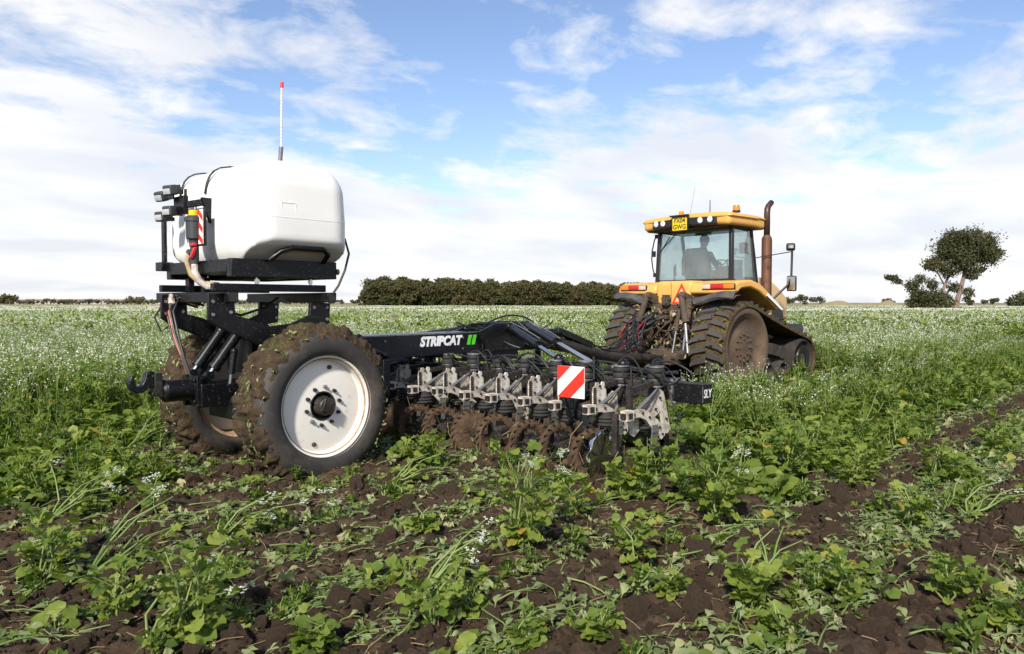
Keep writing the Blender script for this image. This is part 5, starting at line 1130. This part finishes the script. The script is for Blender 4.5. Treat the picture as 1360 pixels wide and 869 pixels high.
m = MB(); m.rbox((.78, -.50, 2.16), (.6, .22, .42), .05, 3); m.box((.95, -.55, 2.42), (.04, .2, .16), (0, .2, .2)); m.cyl((.7, -.48, 2.36), (.68, -.48, 2.46), .015, n=8); m.ball((.68, -.48, 2.48), .03); tp(m, 'control_console', 'interior', angle=50)
m = MB(); m.rbox((.85, -.74, 2.72), (.06, .16, .22), .02, 3, rot=(0, 0, .4)); m.cyl((.95, -.8, 2.6), (.86, -.74, 2.7), .015, n=8); tp(m, 'monitor', 'cab_black', angle=50)
m = MB(); m.cyl((.45, .62, 2.1), (.55, .66, 2.45), .015, n=8); m.box((.5, .64, 2.3), (.05, .04, .2)); tp(m, 'lever', 'cab_black')

# ================================================================= driver, seated and looking over the right shoulder
def skin_mesh(name, verts, edges, radii, root=0, sub=2):
    me = bpy.data.meshes.new(name); me.from_pydata(verts, edges, []); o = bpy.data.objects.new(name, me); C.objects.link(o)
    md = o.modifiers.new('skin', 'SKIN'); md.use_smooth_shade = True
    if not me.skin_vertices: bpy.context.view_layer.objects.active = o; bpy.ops.mesh.customdata_skin_add()
    sv = me.skin_vertices[0].data
    for i, rr in enumerate(radii): sv[i].radius = rr if isinstance(rr, tuple) else (rr, rr); sv[i].use_root = (i == root)
    s = o.modifiers.new('sub', 'SUBSURF'); s.levels = sub; s.render_levels = sub
    bpy.context.view_layer.update(); dg = bpy.context.evaluated_depsgraph_get(); nm = bpy.data.meshes.new_from_object(o.evaluated_get(dg)); bpy.data.objects.remove(o); nm.name = name; return nm
V = [(.66, 0, 2.26), (.64, 0, 2.42), (.63, 0, 2.58), (.63, 0, 2.70), (.645, -.01, 2.77), (.66, -.03, 2.86), (.665, -.035, 2.94)]   # pelvis, spine, neck, head
Ed = [(i, i+1) for i in range(6)]; Ra = [(.16, .13), (.15, .12), (.17, .12), (.09, .085), (.055, .055), (.085, .095), (.075, .085)]
def limb(start, pts, rad):
    p = start
    for q, rr in zip(pts, rad): V.append(q); Ra.append(rr); Ed.append((p, len(V)-1)); p = len(V)-1
    return p
hands = []
hands.append(limb(2, [(.62, .19, 2.62), (.74, .27, 2.42), (.93, .17, 2.46), (1.0, .13, 2.47)], [.075, .052, .04, .034]))
hands.append(limb(2, [(.62, -.19, 2.62), (.70, -.27, 2.40), (.88, -.20, 2.44), (.96, -.15, 2.46)], [.075, .052, .04, .034]))
feet = []
for s in (1, -1): feet.append(limb(0, [(.72, s*.10, 2.25), (1.06, s*.13, 2.24), (1.12, s*.13, 1.98), (1.16, s*.12, 1.90)], [.085, .07, .05, .042]))
for h, s in ((hands[0], 1), (hands[1], -1)):
    b = Vector(V[h])
    for k in range(4):
        o_ = Vector((.035, s*(-.03+.02*k), .012)); i0 = len(V); V.append(tuple(b+o_)); Ra.append(.011); Ed.append((h, i0)); V.append(tuple(b+o_+Vector((.035, 0, -.012)))); Ra.append(.009); Ed.append((i0, i0+1)); V.append(tuple(b+o_+Vector((.036, 0, -.04)))); Ra.append(.008); Ed.append((i0+1, i0+2))
    i0 = len(V); V.append(tuple(b+Vector((.01, -s*.045, .02)))); Ra.append(.012); Ed.append((h, i0)); V.append(tuple(b+Vector((.035, -s*.06, .012)))); Ra.append(.010); Ed.append((i0, i0+1))
bme = skin_mesh('person', V, Ed, Ra)
for mt in ('overalls', 'skin'): bme.materials.append(M[mt])
for p in bme.polygons:
    c = p.center; d1 = (c-Vector(V[hands[0]])).length; d2 = (c-Vector(V[hands[1]])).length
    p.material_index = 1 if (c.z > 2.745 or d1 < .095 or d2 < .095) else 0
DR = thing('person', 'driver in dark blue work clothes seated in the cab looking back over one shoulder', 'person', (TR_LOC[0], TR_LOC[1], 0), TR_RZ)
body = inst('body', bme, DR, (0, .06, 0))
# face: turned to the right and down; nose, eyes, mouth, ears on the head, hair as a cap
hm = MB(); yaw = R(-115); fc = Vector((math.cos(yaw), math.sin(yaw), 0)); sdv = Vector((-fc.y, fc.x, 0)); hc = Vector((.662, -.032+.06, 2.895))
hm.ball((0, 0, 0), .098, 20, sc=(1.06, .86, 1.22)); hv = []
for i, v in enumerate(hm.v):
    q = Vector(v); 
    if q.z < -.02: q.x *= 1-.35*min(1, (-q.z-.02)/.1)*(1 if q.x < 0 else .4); q.y *= 1-.3*min(1, (-q.z-.02)/.1)
    hm.v[i] = tuple(q)
hm.cyl((.095, 0, .005), (.122, 0, -.025), .012, .016, 8); hm.ball((.115, 0, -.028), .017, 8)
for s in (-1, 1): hm.ball((-.005, s*.085, -.005), .028, 8, sc=(.6, .35, 1.1)); hm.ball((.082, s*.034, .012), .013, 8, mi=1)
hm.box((.088, 0, -.062), (.012, .045, .008), mi=2)
hm.build('head', ['skin', 'hair', 'lamp_red'], DR, angle=70, loc=tuple(hc), rot=(0, R(8), yaw))
hh = MB(); hh.ball((-.012, 0, .022), .105, 20, sc=(1.05, .9, 1.12)); keep = [f for f in hh.f if sum(hh.v[i][2] for i in f)/len(f) > .035 or (sum(hh.v[i][0] for i in f)/len(f) < -.03 and sum(hh.v[i][2] for i in f)/len(f) > -.05)]
hh.f = keep; hh.mi = [0]*len(keep); hh.build('hair', 'hair', DR, angle=70, loc=tuple(hc), rot=(0, R(8), yaw))
# ================================================================= trees, hedges, houses on the horizon
def crown_mesh(name, seed, blobs, nleaf, ls, mat='wood_leaf', fuzz=.15):
    """leaf-sized faces spread through the volume of several clumps; tint by clump gives light and dark masses"""
    r = np.random.default_rng(seed); vs, ti = [], []
    tot = sum(b[3]**2 for b in blobs)
    for (bx_, by_, bz_, br, sq) in [(*b[:4], b[4] if len(b) > 4 else .8) for b in blobs]:
        n = int(nleaf*br*br/tot); d = r.normal(size=(n, 3)); d /= np.linalg.norm(d, axis=1)[:, None]
        rad = br*np.clip(r.normal(.86, fuzz, n), .3, 1.6)*(.85+.32*np.sin(d[:, 0]*5+seed+bx_)*np.cos(d[:, 1]*4+d[:, 2]*5+bz_))
        c = d*rad[:, None]*np.array([1, 1, sq])+np.array([bx_, by_, bz_])
        u = r.normal(size=(n, 3)); u /= np.linalg.norm(u, axis=1)[:, None]; w = np.cross(u, r.normal(size=(n, 3))); w /= np.linalg.norm(w, axis=1)[:, None]
        s = ls*r.uniform(.6, 1.4, n)[:, None]
        q = np.stack([c-u*s, c-w*s*.6, c+u*s, c+w*s*.6], 1); vs.append(q.reshape(-1, 3)); ti.append(np.repeat(np.clip(r.uniform(.15, .85)+r.normal(0, .14, n), 0, 1), 4))
    vs = np.concatenate(vs); ti = np.concatenate(ti); n = len(vs)//4
    me = bpy.data.meshes.new(name); me.vertices.add(len(vs)); me.vertices.foreach_set('co', vs.astype(np.float32).ravel()); me.loops.add(n*4); me.loops.foreach_set('vertex_index', np.arange(n*4, dtype=np.int32)); me.polygons.add(n); me.polygons.foreach_set('loop_start', np.arange(0, n*4, 4, dtype=np.int32)); me.update(calc_edges=True)
    a = me.attributes.new('tint', 'FLOAT', 'POINT'); a.data.foreach_set('value', ti.astype(np.float32)); me.materials.append(M[mat]); return me
def trunk_mb(limbs):
    m = MB()
    for pts, r0, r1 in limbs: k = len(pts); m.tube(pts, [r0+(r1-r0)*i/(k-1) for i in range(k)], 8)
    return m
# ---- the wood: single trees side by side, sharing five crowns
r = random.Random(12); crowns, trunks = [], []
for s in range(6):
    rr = random.Random(s+70); bl = [(0, 0, 5.2, 3.2, 1.1)]+[(rr.uniform(-2.4, 2.4), rr.uniform(-2.4, 2.4), rr.uniform(2.0, 7.6), rr.uniform(1.0, 2.2), .9) for _ in range(11)]+[(rr.uniform(-1, 1), rr.uniform(-1, 1), 8.2, 1.5, .9)]+[(rr.uniform(-2.4, 2.4), rr.uniform(-2.4, 2.4), rr.uniform(.7, 1.6), rr.uniform(1.0, 1.5), .9) for _ in range(5)]
    crowns.append(crown_mesh('crown', s, bl, 3600, .36)); trunks.append(trunk_mb([([(0, 0, 0), (.1, 0, 2.5), (0, .1, 6)], .28, .1), ([(0, 0, 2.2), (1.0, .3, 4.6)], .13, .05), ([(0, 0, 2.8), (-1.0, -.4, 5.2)], .12, .05)]).mesh('trunk', 'bark'))
kinds = ['dark evergreen-looking tree in the long wood beyond the field', 'olive green tree in the long wood beyond the field', 'brownish autumn tree in the long wood beyond the field']
def wood_tree(px_, dep, h, k, i, tall=False):
    x, y = far_pt(px_, dep); t = thing('tree', 'taller olive brown tree rising above its neighbours in the long wood' if tall else 'olive brown tree in the close mass of the long wood', 'tree', (x, y, 0), r.uniform(0, 6.3), 'trees of the long wood')
    s = h/9.6; inst('crown', crowns[k], t, sc=(s*r.uniform(1.0, 1.25), s*r.uniform(1.0, 1.25), s)); inst('trunk', trunks[k], t, sc=s)
for row, dep in ((0, 300), (1, 308), (2, 318)):
    p = -193+row*3.5
    while p < 190:
        f = (p+193)/383; dh = r.uniform(-1.7, 1.2); h = (12.0-2.6*f+dh)*(.62+.38*min(1, (p+200)/22))*(.94+.05*row); wood_tree(p, dep+r.uniform(-3, 3)+f*20, h, r.randrange(6), 0, dh > .75); p += r.uniform(8.5, 13)
# ---- the leaning tree, its shrubs, and scattered trees
x, y = far_pt(588, 96); ang = VIEW-R(90)
t = thing('tree', 'tall leaning tree with two bare forked trunks and umbrella-shaped crown', 'tree', (x, y, 0), ang)   # local x = to the right seen from the field
bl = [(1.6, 0, 8.6, 3.3, .72), (-.4, .4, 8.2, 2.4, .8), (3.7, -.3, 7.7, 1.9, .8), (.3, 0, 9.9, 1.9, .6), (2.8, .4, 9.9, 1.9, .6), (5.0, 0, 7.9, 1.0, .7), (5.6, .2, 8.2, .6, .7), (-2.4, .2, 6.6, 1.5, .7), (-3.4, 0, 6.3, .9, .6), (-1.2, -.4, 5.6, 1.2, .7), (2.2, .2, 5.2, 1.0, .7), (1.0, -.3, 6.4, 1.5, .7), (3.2, 0, 5.9, .8, .6), (.0, .3, 3.6, .9, .8), (1.9, .3, 3.0, .8, .9), (1.6, .1, 2.1, .6, .9)]
rq = random.Random(8); bl += [(1.4+3.4*math.cos(a)*rq.uniform(.75, 1.15), rq.uniform(-.6, .6), 8.4+2.0*math.sin(a)*rq.uniform(.8, 1.15), rq.uniform(.45, .9), .8) for a in np.linspace(-.5, 3.7, 20)]
inst('crown', crown_mesh('crown_leaning', 31, bl, 30000, .125, 'tree_leaf', .2), t)
trunk_mb([([(-.3, 0, 0), (.2, 0, 1.6), (.7, .1, 3.2), (1.1, .1, 4.8), (1.3, 0, 6.6), (1.6, 0, 8.6)], .42, .12), ([(-2.6, .2, 0), (-2.1, .2, 1.8), (-1.3, .1, 3.8), (-.5, .1, 6.0), (.2, 0, 8.4)], .30, .08), ([(1.1, .1, 4.8), (2.4, .1, 6.6), (3.7, 0, 8.0)], .16, .05), ([(-1.3, .1, 3.8), (-2.2, .1, 5.4), (-3.2, 0, 6.2)], .12, .04), ([(1.2, 0, 5.6), (.2, .2, 7.2), (-.4, .3, 8.6)], .12, .04), ([(1.3, 0, 6.6), (2.6, .2, 8.6), (3.0, .3, 9.9)], .11, .03), ([(3.0, 0, 7.2), (4.4, 0, 7.6), (5.4, 0, 8.0)], .08, .03)]).build('trunk', 'bark', t)
x, y = far_pt(548, 94); t = thing('bush', 'dark shrubby bush growing at the foot of the leaning tree', 'bush', (x, y, 0), ang)
rr = random.Random(3); bl = [(rr.uniform(-2.6, 3.0), rr.uniform(-.8, .8), rr.uniform(.7, 2.6), rr.uniform(.7, 1.25), .9) for _ in range(15)]+[(-1.6, 0, 3.8, .9, .9), (-.6, 0, 4.6, .7, 1.0), (.9, 0, 3.9, .8, 1), (-4.0, 0, 4.7, .65, .7), (-3.4, 0, 4.3, .55, .7), (-4.7, 0, 4.8, .5, .7)]
inst('crown', crown_mesh('crown_bush', 44, bl, 16000, .12, 'tree_leaf', .24), t)
trunk_mb([([(-.4, 0, 0), (-1.2, 0, 2.2), (-2.4, 0, 3.6), (-4.2, 0, 4.7)], .14, .04), ([(.3, 0, 0), (.2, 0, 2), (-.6, 0, 4.6)], .13, .04), ([(.9, 0, 0), (1.1, 0, 2.2), (.9, 0, 4)], .12, .04)]).build('stem', 'bark', t)
def far_bush(px_, dep, w, h, seed, label, cat='bush', name='bush', mat='tree_leaf', group=None, n=900, ls=.3):
    x, y = far_pt(px_, dep); t = thing(name, label, cat, (x, y, 0), ang, group); rr = random.Random(seed)
    bl = [(rr.uniform(-w/2, w/2)*.8, rr.uniform(-1, 1), h*rr.uniform(.3, .72), h*rr.uniform(.22, .36), .9) for _ in range(max(5, int(w/h*4)))]
    inst('crown', crown_mesh('crown', seed, bl, n, ls, mat), t); trunk_mb([([(0, 0, 0), (.1, 0, h*.6)], h*.03, h*.015)]).build('trunk', 'bark', t)
far_bush(678, 150, 5.5, 4.2, 5, 'round dark bush standing apart beyond the leaning tree, on the bare field edge', n=2600, ls=.2)
for p, w, h, s in ((388, 9, 5.2, 1), (402, 10, 4.2, 2), (372, 8, 4.4, 3), (500, 9, 3.0, 4), (530, 7, 2.6, 6), (634, 9, 3.2, 7), (612, 6, 2.8, 8)):
    far_bush(p, 420, w, h+1.2, s+20, 'low dark hedgerow bush on the skyline beside the sandy mound', group='hedgerow bushes by the mound', n=700, ls=.42)
for i in range(30):
    p = -678+i*15.5+r.uniform(-5, 5)
    if p > -235 : break
    far_bush(p, 640+r.uniform(-30, 30), r.uniform(11, 17), r.uniform(3.6, 5.4), 100+i, 'low grey-green hedge tree on the far skyline among the houses', 'tree', 'tree', 'hazed_leaf', 'hedge trees on the far skyline', 420, .7)
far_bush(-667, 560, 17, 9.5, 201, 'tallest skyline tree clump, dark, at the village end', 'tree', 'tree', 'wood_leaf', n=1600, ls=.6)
far_bush(-500, 520, 16, 7.0, 202, 'rounded pale olive skyline tree standing wide and alone', 'tree', 'tree', 'hazed_leaf', n=1800, ls=.55)
for p in (-185, -212): far_bush(p-20, 560, 12, 4.4, int(300-p), 'low dark hedge bush at the end of the long wood', group='bushes at the end of the wood', n=600, ls=.5)
t = NT('render_wall'); M['render_wall'] = t.fin(t.bsdf(t.mix(t.noise(.6, 4), (.40, .36, .32), (.30, .27, .24)), .85))
t = NT('roof_tile'); M['roof_tile'] = t.fin(t.bsdf(t.mix(t.noise(1.5, 4), (.20, .12, .09), (.28, .17, .13)), .85))
t = NT('dark_pane'); M['dark_pane'] = t.fin(t.bsdf((.05, .055, .065), .2))
hr = random.Random(9)
for i, p in enumerate((-640, -622, -600, -583, -566, -548, -541, -532, -524, -648, -474, -460)):
    x, y = far_pt(p, 690+hr.uniform(-30, 20)); W_, D_, H_ = hr.uniform(9, 15), hr.uniform(6, 8), hr.uniform(2.6, 3.4)
    hs = thing('house', 'small pale house with a red-brown tiled roof on the far skyline', 'house', (x, y, 0), ang+hr.uniform(-.5, .5), 'houses on the far skyline')
    MB().box((0, 0, H_/2), (W_, D_, H_)).build('wall', 'render_wall', hs, angle=0)
    MB().prism([(-D_/2-.3, H_), (0, H_+1.7), (D_/2+.3, H_)], -W_/2-.3, W_/2+.3, 'YZ').build('roof', 'roof_tile', hs, angle=0)
    for q in (-.3, .3): MB().box((q*W_, -D_/2-.02, H_*.55), (1.6, .06, 1.4)).build('window', 'dark_pane', hs, angle=0)
# ---- low sandy mound on the right skyline, track edge under the trees
mb = MB(); vs, fs = [], []; n1, n2 = 60, 10
for i in range(n1):
    for j in range(n2):
        u, v = i/(n1-1), j/(n2-1); hgt = (1.9+.8*math.sin(u*9)+.5*math.sin(u*23+1))*math.sin(math.pi*v)*min(1, 6*u, 6*(1-u)); q = far_pt(402+118*u, 400+26*v); vs.append((q[0], q[1], hgt-.05))
for i in range(n1-1):
    for j in range(n2-1): fs.append((i*n2+j, (i+1)*n2+j, (i+1)*n2+j+1, i*n2+j+1))
t = NT('sand'); M['sand'] = t.fin(t.bsdf(t.mix(t.noise(.25, 5), (.30, .23, .12), (.20, .17, .08)), .95))
mb.add(vs, fs); tag(mb.build('sandy_mound', 'sand', angle=80), 'long low sandy mound on the skyline beyond the crop', 'mound', kind='structure')
mb = MB(); q = [far_pt(p, d) for p, d in ((390, 180), (760, 180), (760, 420), (390, 395))]; mb.add([(a, b, .06) for a, b in q], [(0, 1, 2, 3)])
t = NT('bare_edge'); M['bare_edge'] = t.fin(t.bsdf(t.mix(t.noise(.1, 4), (.12, .08, .055), (.20, .15, .09)), .95)); tag(mb.build('bare_field_edge', 'bare_edge', angle=0), 'brown bare strip of ground at the far edge of the crop', 'field edge', kind='structure')
# ================================================================= single plants left standing or lying on the tilled ground
lr = random.Random(77)
def one_leaf(seed, wide=1.0, rows=8, arch=.45, yellow=False, mat='leaf'):
    r = random.Random(seed); m = MB(); v, f = lobed_leaf(1.0, .56*wide, arch=arch*r.uniform(.6, 1.3), cup=.16, ruffle=.3, pet=r.uniform(.2, .36), r=r)
    m.add(v, f, 0, r.uniform(.90, 1.0) if yellow else min(.84, max(.05, r.gauss(.54, .2)))); return m.mesh('leaf', mat, 60)
leaf_me = [one_leaf(i, random.Random(i).uniform(.8, 1.25), 8 if i % 2 else 7) for i in range(14)]
yleaf_me = [one_leaf(90+i, .9, 7, .6, True) for i in range(4)]
def stalk_me(seed, L, side=.0, br=0):
    r = random.Random(seed); m = MB(); pts = [(0, 0, 0), (L*.3, side*.3*L, L*.02), (L*.65, side*.1*L, L*.05), (L, -side*.2*L, L*.02)]
    stemtube(m, r, pts, .0075, .003, 6, 0); return m.mesh('stalk', 'stem', 60)
stalks = [stalk_me(i, 1.0, s) for i, s in enumerate((-.15, .1, .2, -.08))]
def thick(o, L, k=1.0): o.scale = (L, k, k)
def head_me(seed):
    r = random.Random(seed); m = MB()
    for i in range(9):
        a = r.uniform(0, 6.3); p = Vector((r.gauss(0, .018), r.gauss(0, .018), r.uniform(-.02, .02))); ti = r.uniform(.4, 1)
        for q in range(4):
            mm = Matrix.Translation(p) @ Matrix.Rotation(a+q*math.pi/2, 4, 'Z') @ Matrix.Rotation(r.uniform(-.6, .3), 4, 'Y')
            m.add(xf([(0, 0, 0), (.007, -.005, .001), (.012, 0, .002), (.007, .005, .001)], mm), [(0, 1, 2, 3)], 0, ti)
    return m.mesh('flower_head', 'petal', 0)
heads = [head_me(i) for i in range(5)]
def set_m(o, m): o.matrix_local = m; return o
def leafy(x, y, h, label, group, n=None):
    if label is None: label = 'low open-leaved radish plant hugging the soil between tilled strips' if h < .25 else 'half-grown leafy radish plant left between tilled strips' if h < .36 else 'tall bushy radish plant left standing between tilled strips'
    t = thing('radish_plant', label, 'plant', (x, y, gz1(x, y)-.01), lr.uniform(0, 6.3), group); n = n or int(26+h*130)
    nst = 3 + int(h*8)
    ax = []
    for s in range(nst):
        a = s*2.4+lr.uniform(-.4, .4); out = h*lr.uniform(.1, .5); top = Vector((math.cos(a)*out, math.sin(a)*out, h*lr.uniform(.6, 1.0))); ax.append(top)
        o = inst('stalk', stalks[s % 4], t); d = top; set_m(o, d.to_track_quat('X', 'Z').to_matrix().to_4x4() @ Matrix.Diagonal((d.length, 1.1, 1.1, 1)))
    for i in range(n):
        f = i/n; top = ax[i % nst]; k = lr.uniform(.05, 1.0) if h > .25 else lr.uniform(0, .5); p = top*k; L = lr.uniform(.085, .165)*(1.1 if h > .3 else .85)
        o = inst('leaf', leaf_me[lr.randrange(14)] if lr.random() > .03 else yleaf_me[lr.randrange(4)], t)
        az = math.atan2(top.y, top.x)+lr.gauss(0, 1.1); set_m(o, place(az, lr.uniform(-.15, .85)+.25*k, p, lr.uniform(-.6, .6), L))
    return t
def toppled(x, y, h, label, group, az=None, fl=.6):
    az = R(-25)+lr.uniform(-.5, .5) if az is None else az
    t = thing('radish_plant', label, 'plant', (x, y, gz1(x, y)+.01), az, group); nf = 0
    for s in range(lr.randint(5, 8)):
        a = lr.gauss(0, .33); el = lr.uniform(.08, .75); L = h*lr.uniform(.75, 1.35); d = Vector((math.cos(a)*math.cos(el), math.sin(a)*math.cos(el), math.sin(el)))*L
        o = inst('stalk', stalks[s % 4], t); set_m(o, d.to_track_quat('X', 'Z').to_matrix().to_4x4() @ Matrix.Diagonal((L, 1.25, 1.25, 1)))
        for q in range(lr.randint(3, 5)):
            o = inst('leaf', leaf_me[lr.randrange(14)], t); set_m(o, place(a+lr.gauss(0, .9), lr.uniform(-.2, .8), d*lr.uniform(.25, .98), lr.uniform(-.8, .8), lr.uniform(.06, .13)))
        if lr.random() < fl: nf += 1; o = inst('flower_head', heads[lr.randrange(5)], t); set_m(o, Matrix.Translation(d*1.01+Vector((0, 0, .02))) @ Matrix.Scale(1.1, 4))
    for q in range(7): o = inst('leaf', leaf_me[lr.randrange(14)], t); set_m(o, place(lr.gauss(0, 1.4), lr.uniform(-.05, .6), (lr.uniform(-.05, .1), lr.uniform(-.06, .06), .01), lr.uniform(-.5, .5), lr.uniform(.09, .17)))
    return t
def bloom(x, y, h, label, group):
    t = thing('radish_plant', label, 'plant', (x, y, gz1(x, y)-.01), lr.uniform(0, 6.3), group)
    for s in range(5):
        a = s*1.3+lr.uniform(-.4, .4); out = h*lr.uniform(.05, .3); d = Vector((math.cos(a)*out, math.sin(a)*out, h*lr.uniform(.5, 1.08))); o = inst('stalk', stalks[s % 4], t)
        set_m(o, d.to_track_quat('X', 'Z').to_matrix().to_4x4() @ Matrix.Diagonal((d.length, .8, .8, 1)))
        for q in range(2): o = inst('flower_head', heads[lr.randrange(5)], t); set_m(o, Matrix.Translation(d*lr.uniform(.9, 1.02)+Vector((lr.uniform(-.03, .03), lr.uniform(-.03, .03), 0))) @ Matrix.Scale(lr.uniform(.8, 1.2), 4))
        for q in range(3): o = inst('leaf', leaf_me[lr.randrange(14)], t); set_m(o, place(lr.uniform(0, 6.3), lr.uniform(0, .9), d*lr.uniform(.1, .7), 0, lr.uniform(.05, .11)))
    return t
def withered(x, y, label, group):
    t = thing('withered_leaves', label, 'leaves', (x, y, gz1(x, y)+.015), lr.uniform(0, 6.3), group)
    for q in range(lr.randint(3, 5)): o = inst('leaf', yleaf_me[lr.randrange(4)], t); set_m(o, place(lr.uniform(0, 6.3), lr.uniform(0, .5), (lr.uniform(-.05, .05), lr.uniform(-.05, .05), .01), lr.uniform(-.6, .6), lr.uniform(.06, .10)))
SPEC = [('l', 3.61, 3.22, .68, 'tallest leafy radish plant with rounded leaves, standing alone on bare soil behind the warning board'),
        ('l', 1.62, 3.60, .54, 'broad bushy radish plant growing beside withered orange leaves'),
        ('l', 2.46, 2.77, .30, 'low dark green leafy clump on the edge of a bare strip'), ('l', 3.91, 2.52, .30, 'drooping fan-leaved radish plant beside loose clods'), ('l', 5.0, 2.52, .55, 'upright leafy plant beyond the wavy coulter, next to open soil'),
        ('l', 6.01, 3.59, .40, 'leafy plant pressed against the last tool unit'), ('l', 2.67, 2.34, .20, 'pale broad-leaved seedling lying open on dark soil'),
        ('l', 1.38, 4.99, .36, 'leafy plant growing at the foot of a toppled flowering stem')]
REST_L = [(6.62, 2.93, .48), (7.61, 2.78, .50), (6.05, 1.5, .30), (4.28, 1.4, .26), (4.5, .93, .28), (4.41, .7, .24), (3.63, 1.49, .18), (9.72, 1.58, .36), (8.96, 2.41, .42), (6.93, 2.17, .34), (1.45, 4.08, .26), (2.36, 7.19, .30), (2.01, 7.58, .36), (1.96, 3.03, .18), (2.92, 2.07, .20), (3.63, 5.6, .24), (3.38, 3.92, .20), (2.67, 2.74, .26), (7.74, 1.7, .36), (3.65, 2.09, .16), (4.5, 3.48, .28), (5.13, 3.42, .34)]
TOP = [(1.54, 4.81, .5), (2.39, 4.96, .5), (1.74, 6.23, .45), (4.16, 5.22, .4), (2.77, 3.21, .4), (3.19, 8.76, .5), (4.06, 1.8, .4), (6.55, 1.23, .4), (1.45, 3.71, .35), (7.67, 3.83, .5)]
BLO = [(4.77, 4.17, .55), (4.96, 3.95, .4), (6.0, 2.82, .4), (3.27, 4.83, .3), (2.36, 5.83, .35), (10.63, 3.68, .7), (6.98, 3.99, .5)]
YEL = [(1.91, 3.57), (1.43, 3.67), (4.93, 3.01), (5.42, 2.77), (3.11, 3.01), (5.13, 2.0), (5.19, 1.37)]
for k, x, y, h, lab in SPEC: leafy(x, y, h, lab, None)
for x, y, h in REST_L: leafy(x, y, h, None, 'leafy plants between tilled strips')
gr = random.Random(41)
for i in range(64):
    u = 3.3+8.5*gr.random()**1.5; v = gr.uniform(-.72, .72)*u; x = u*math.cos(VIEW)+v*math.sin(VIEW); y = u*math.sin(VIEW)-v*math.cos(VIEW)
    A = np.array([x]), np.array([y])
    if worked(*A)[0] < .5 or strip(*A)[0] > .3 or (x > 5 and y > 3.3) or (3.2 < x < 5 and y > 5.6): continue
    leafy(x, y, gr.uniform(.16, .40)*(1.15 if y > 5 or 2.3 < y < 3.6 else .9), None, 'leafy plants between tilled strips')
for i, (x, y, h) in enumerate(TOP): toppled(x, y, h, 'toppled radish plant with small white flowers on long pale stalks' if i % 3 else 'flowerless toppled radish plant fanning bare pale stalks over the soil', 'toppled plants on the tilled ground', fl=.7 if i % 3 else -1)
for i, (x, y, h) in enumerate(BLO): bloom(x, y, h, 'thin upright radish stems carrying small white flowers over the soil', 'flowering stems on the tilled ground') if i else bloom(x, y, h, 'slender white-flowered stems rising in front of the muddy spiked wheels', None)
for x, y in YEL: withered(x, y, 'few withered yellow-orange leaves lying on the soil', 'withered leaves')
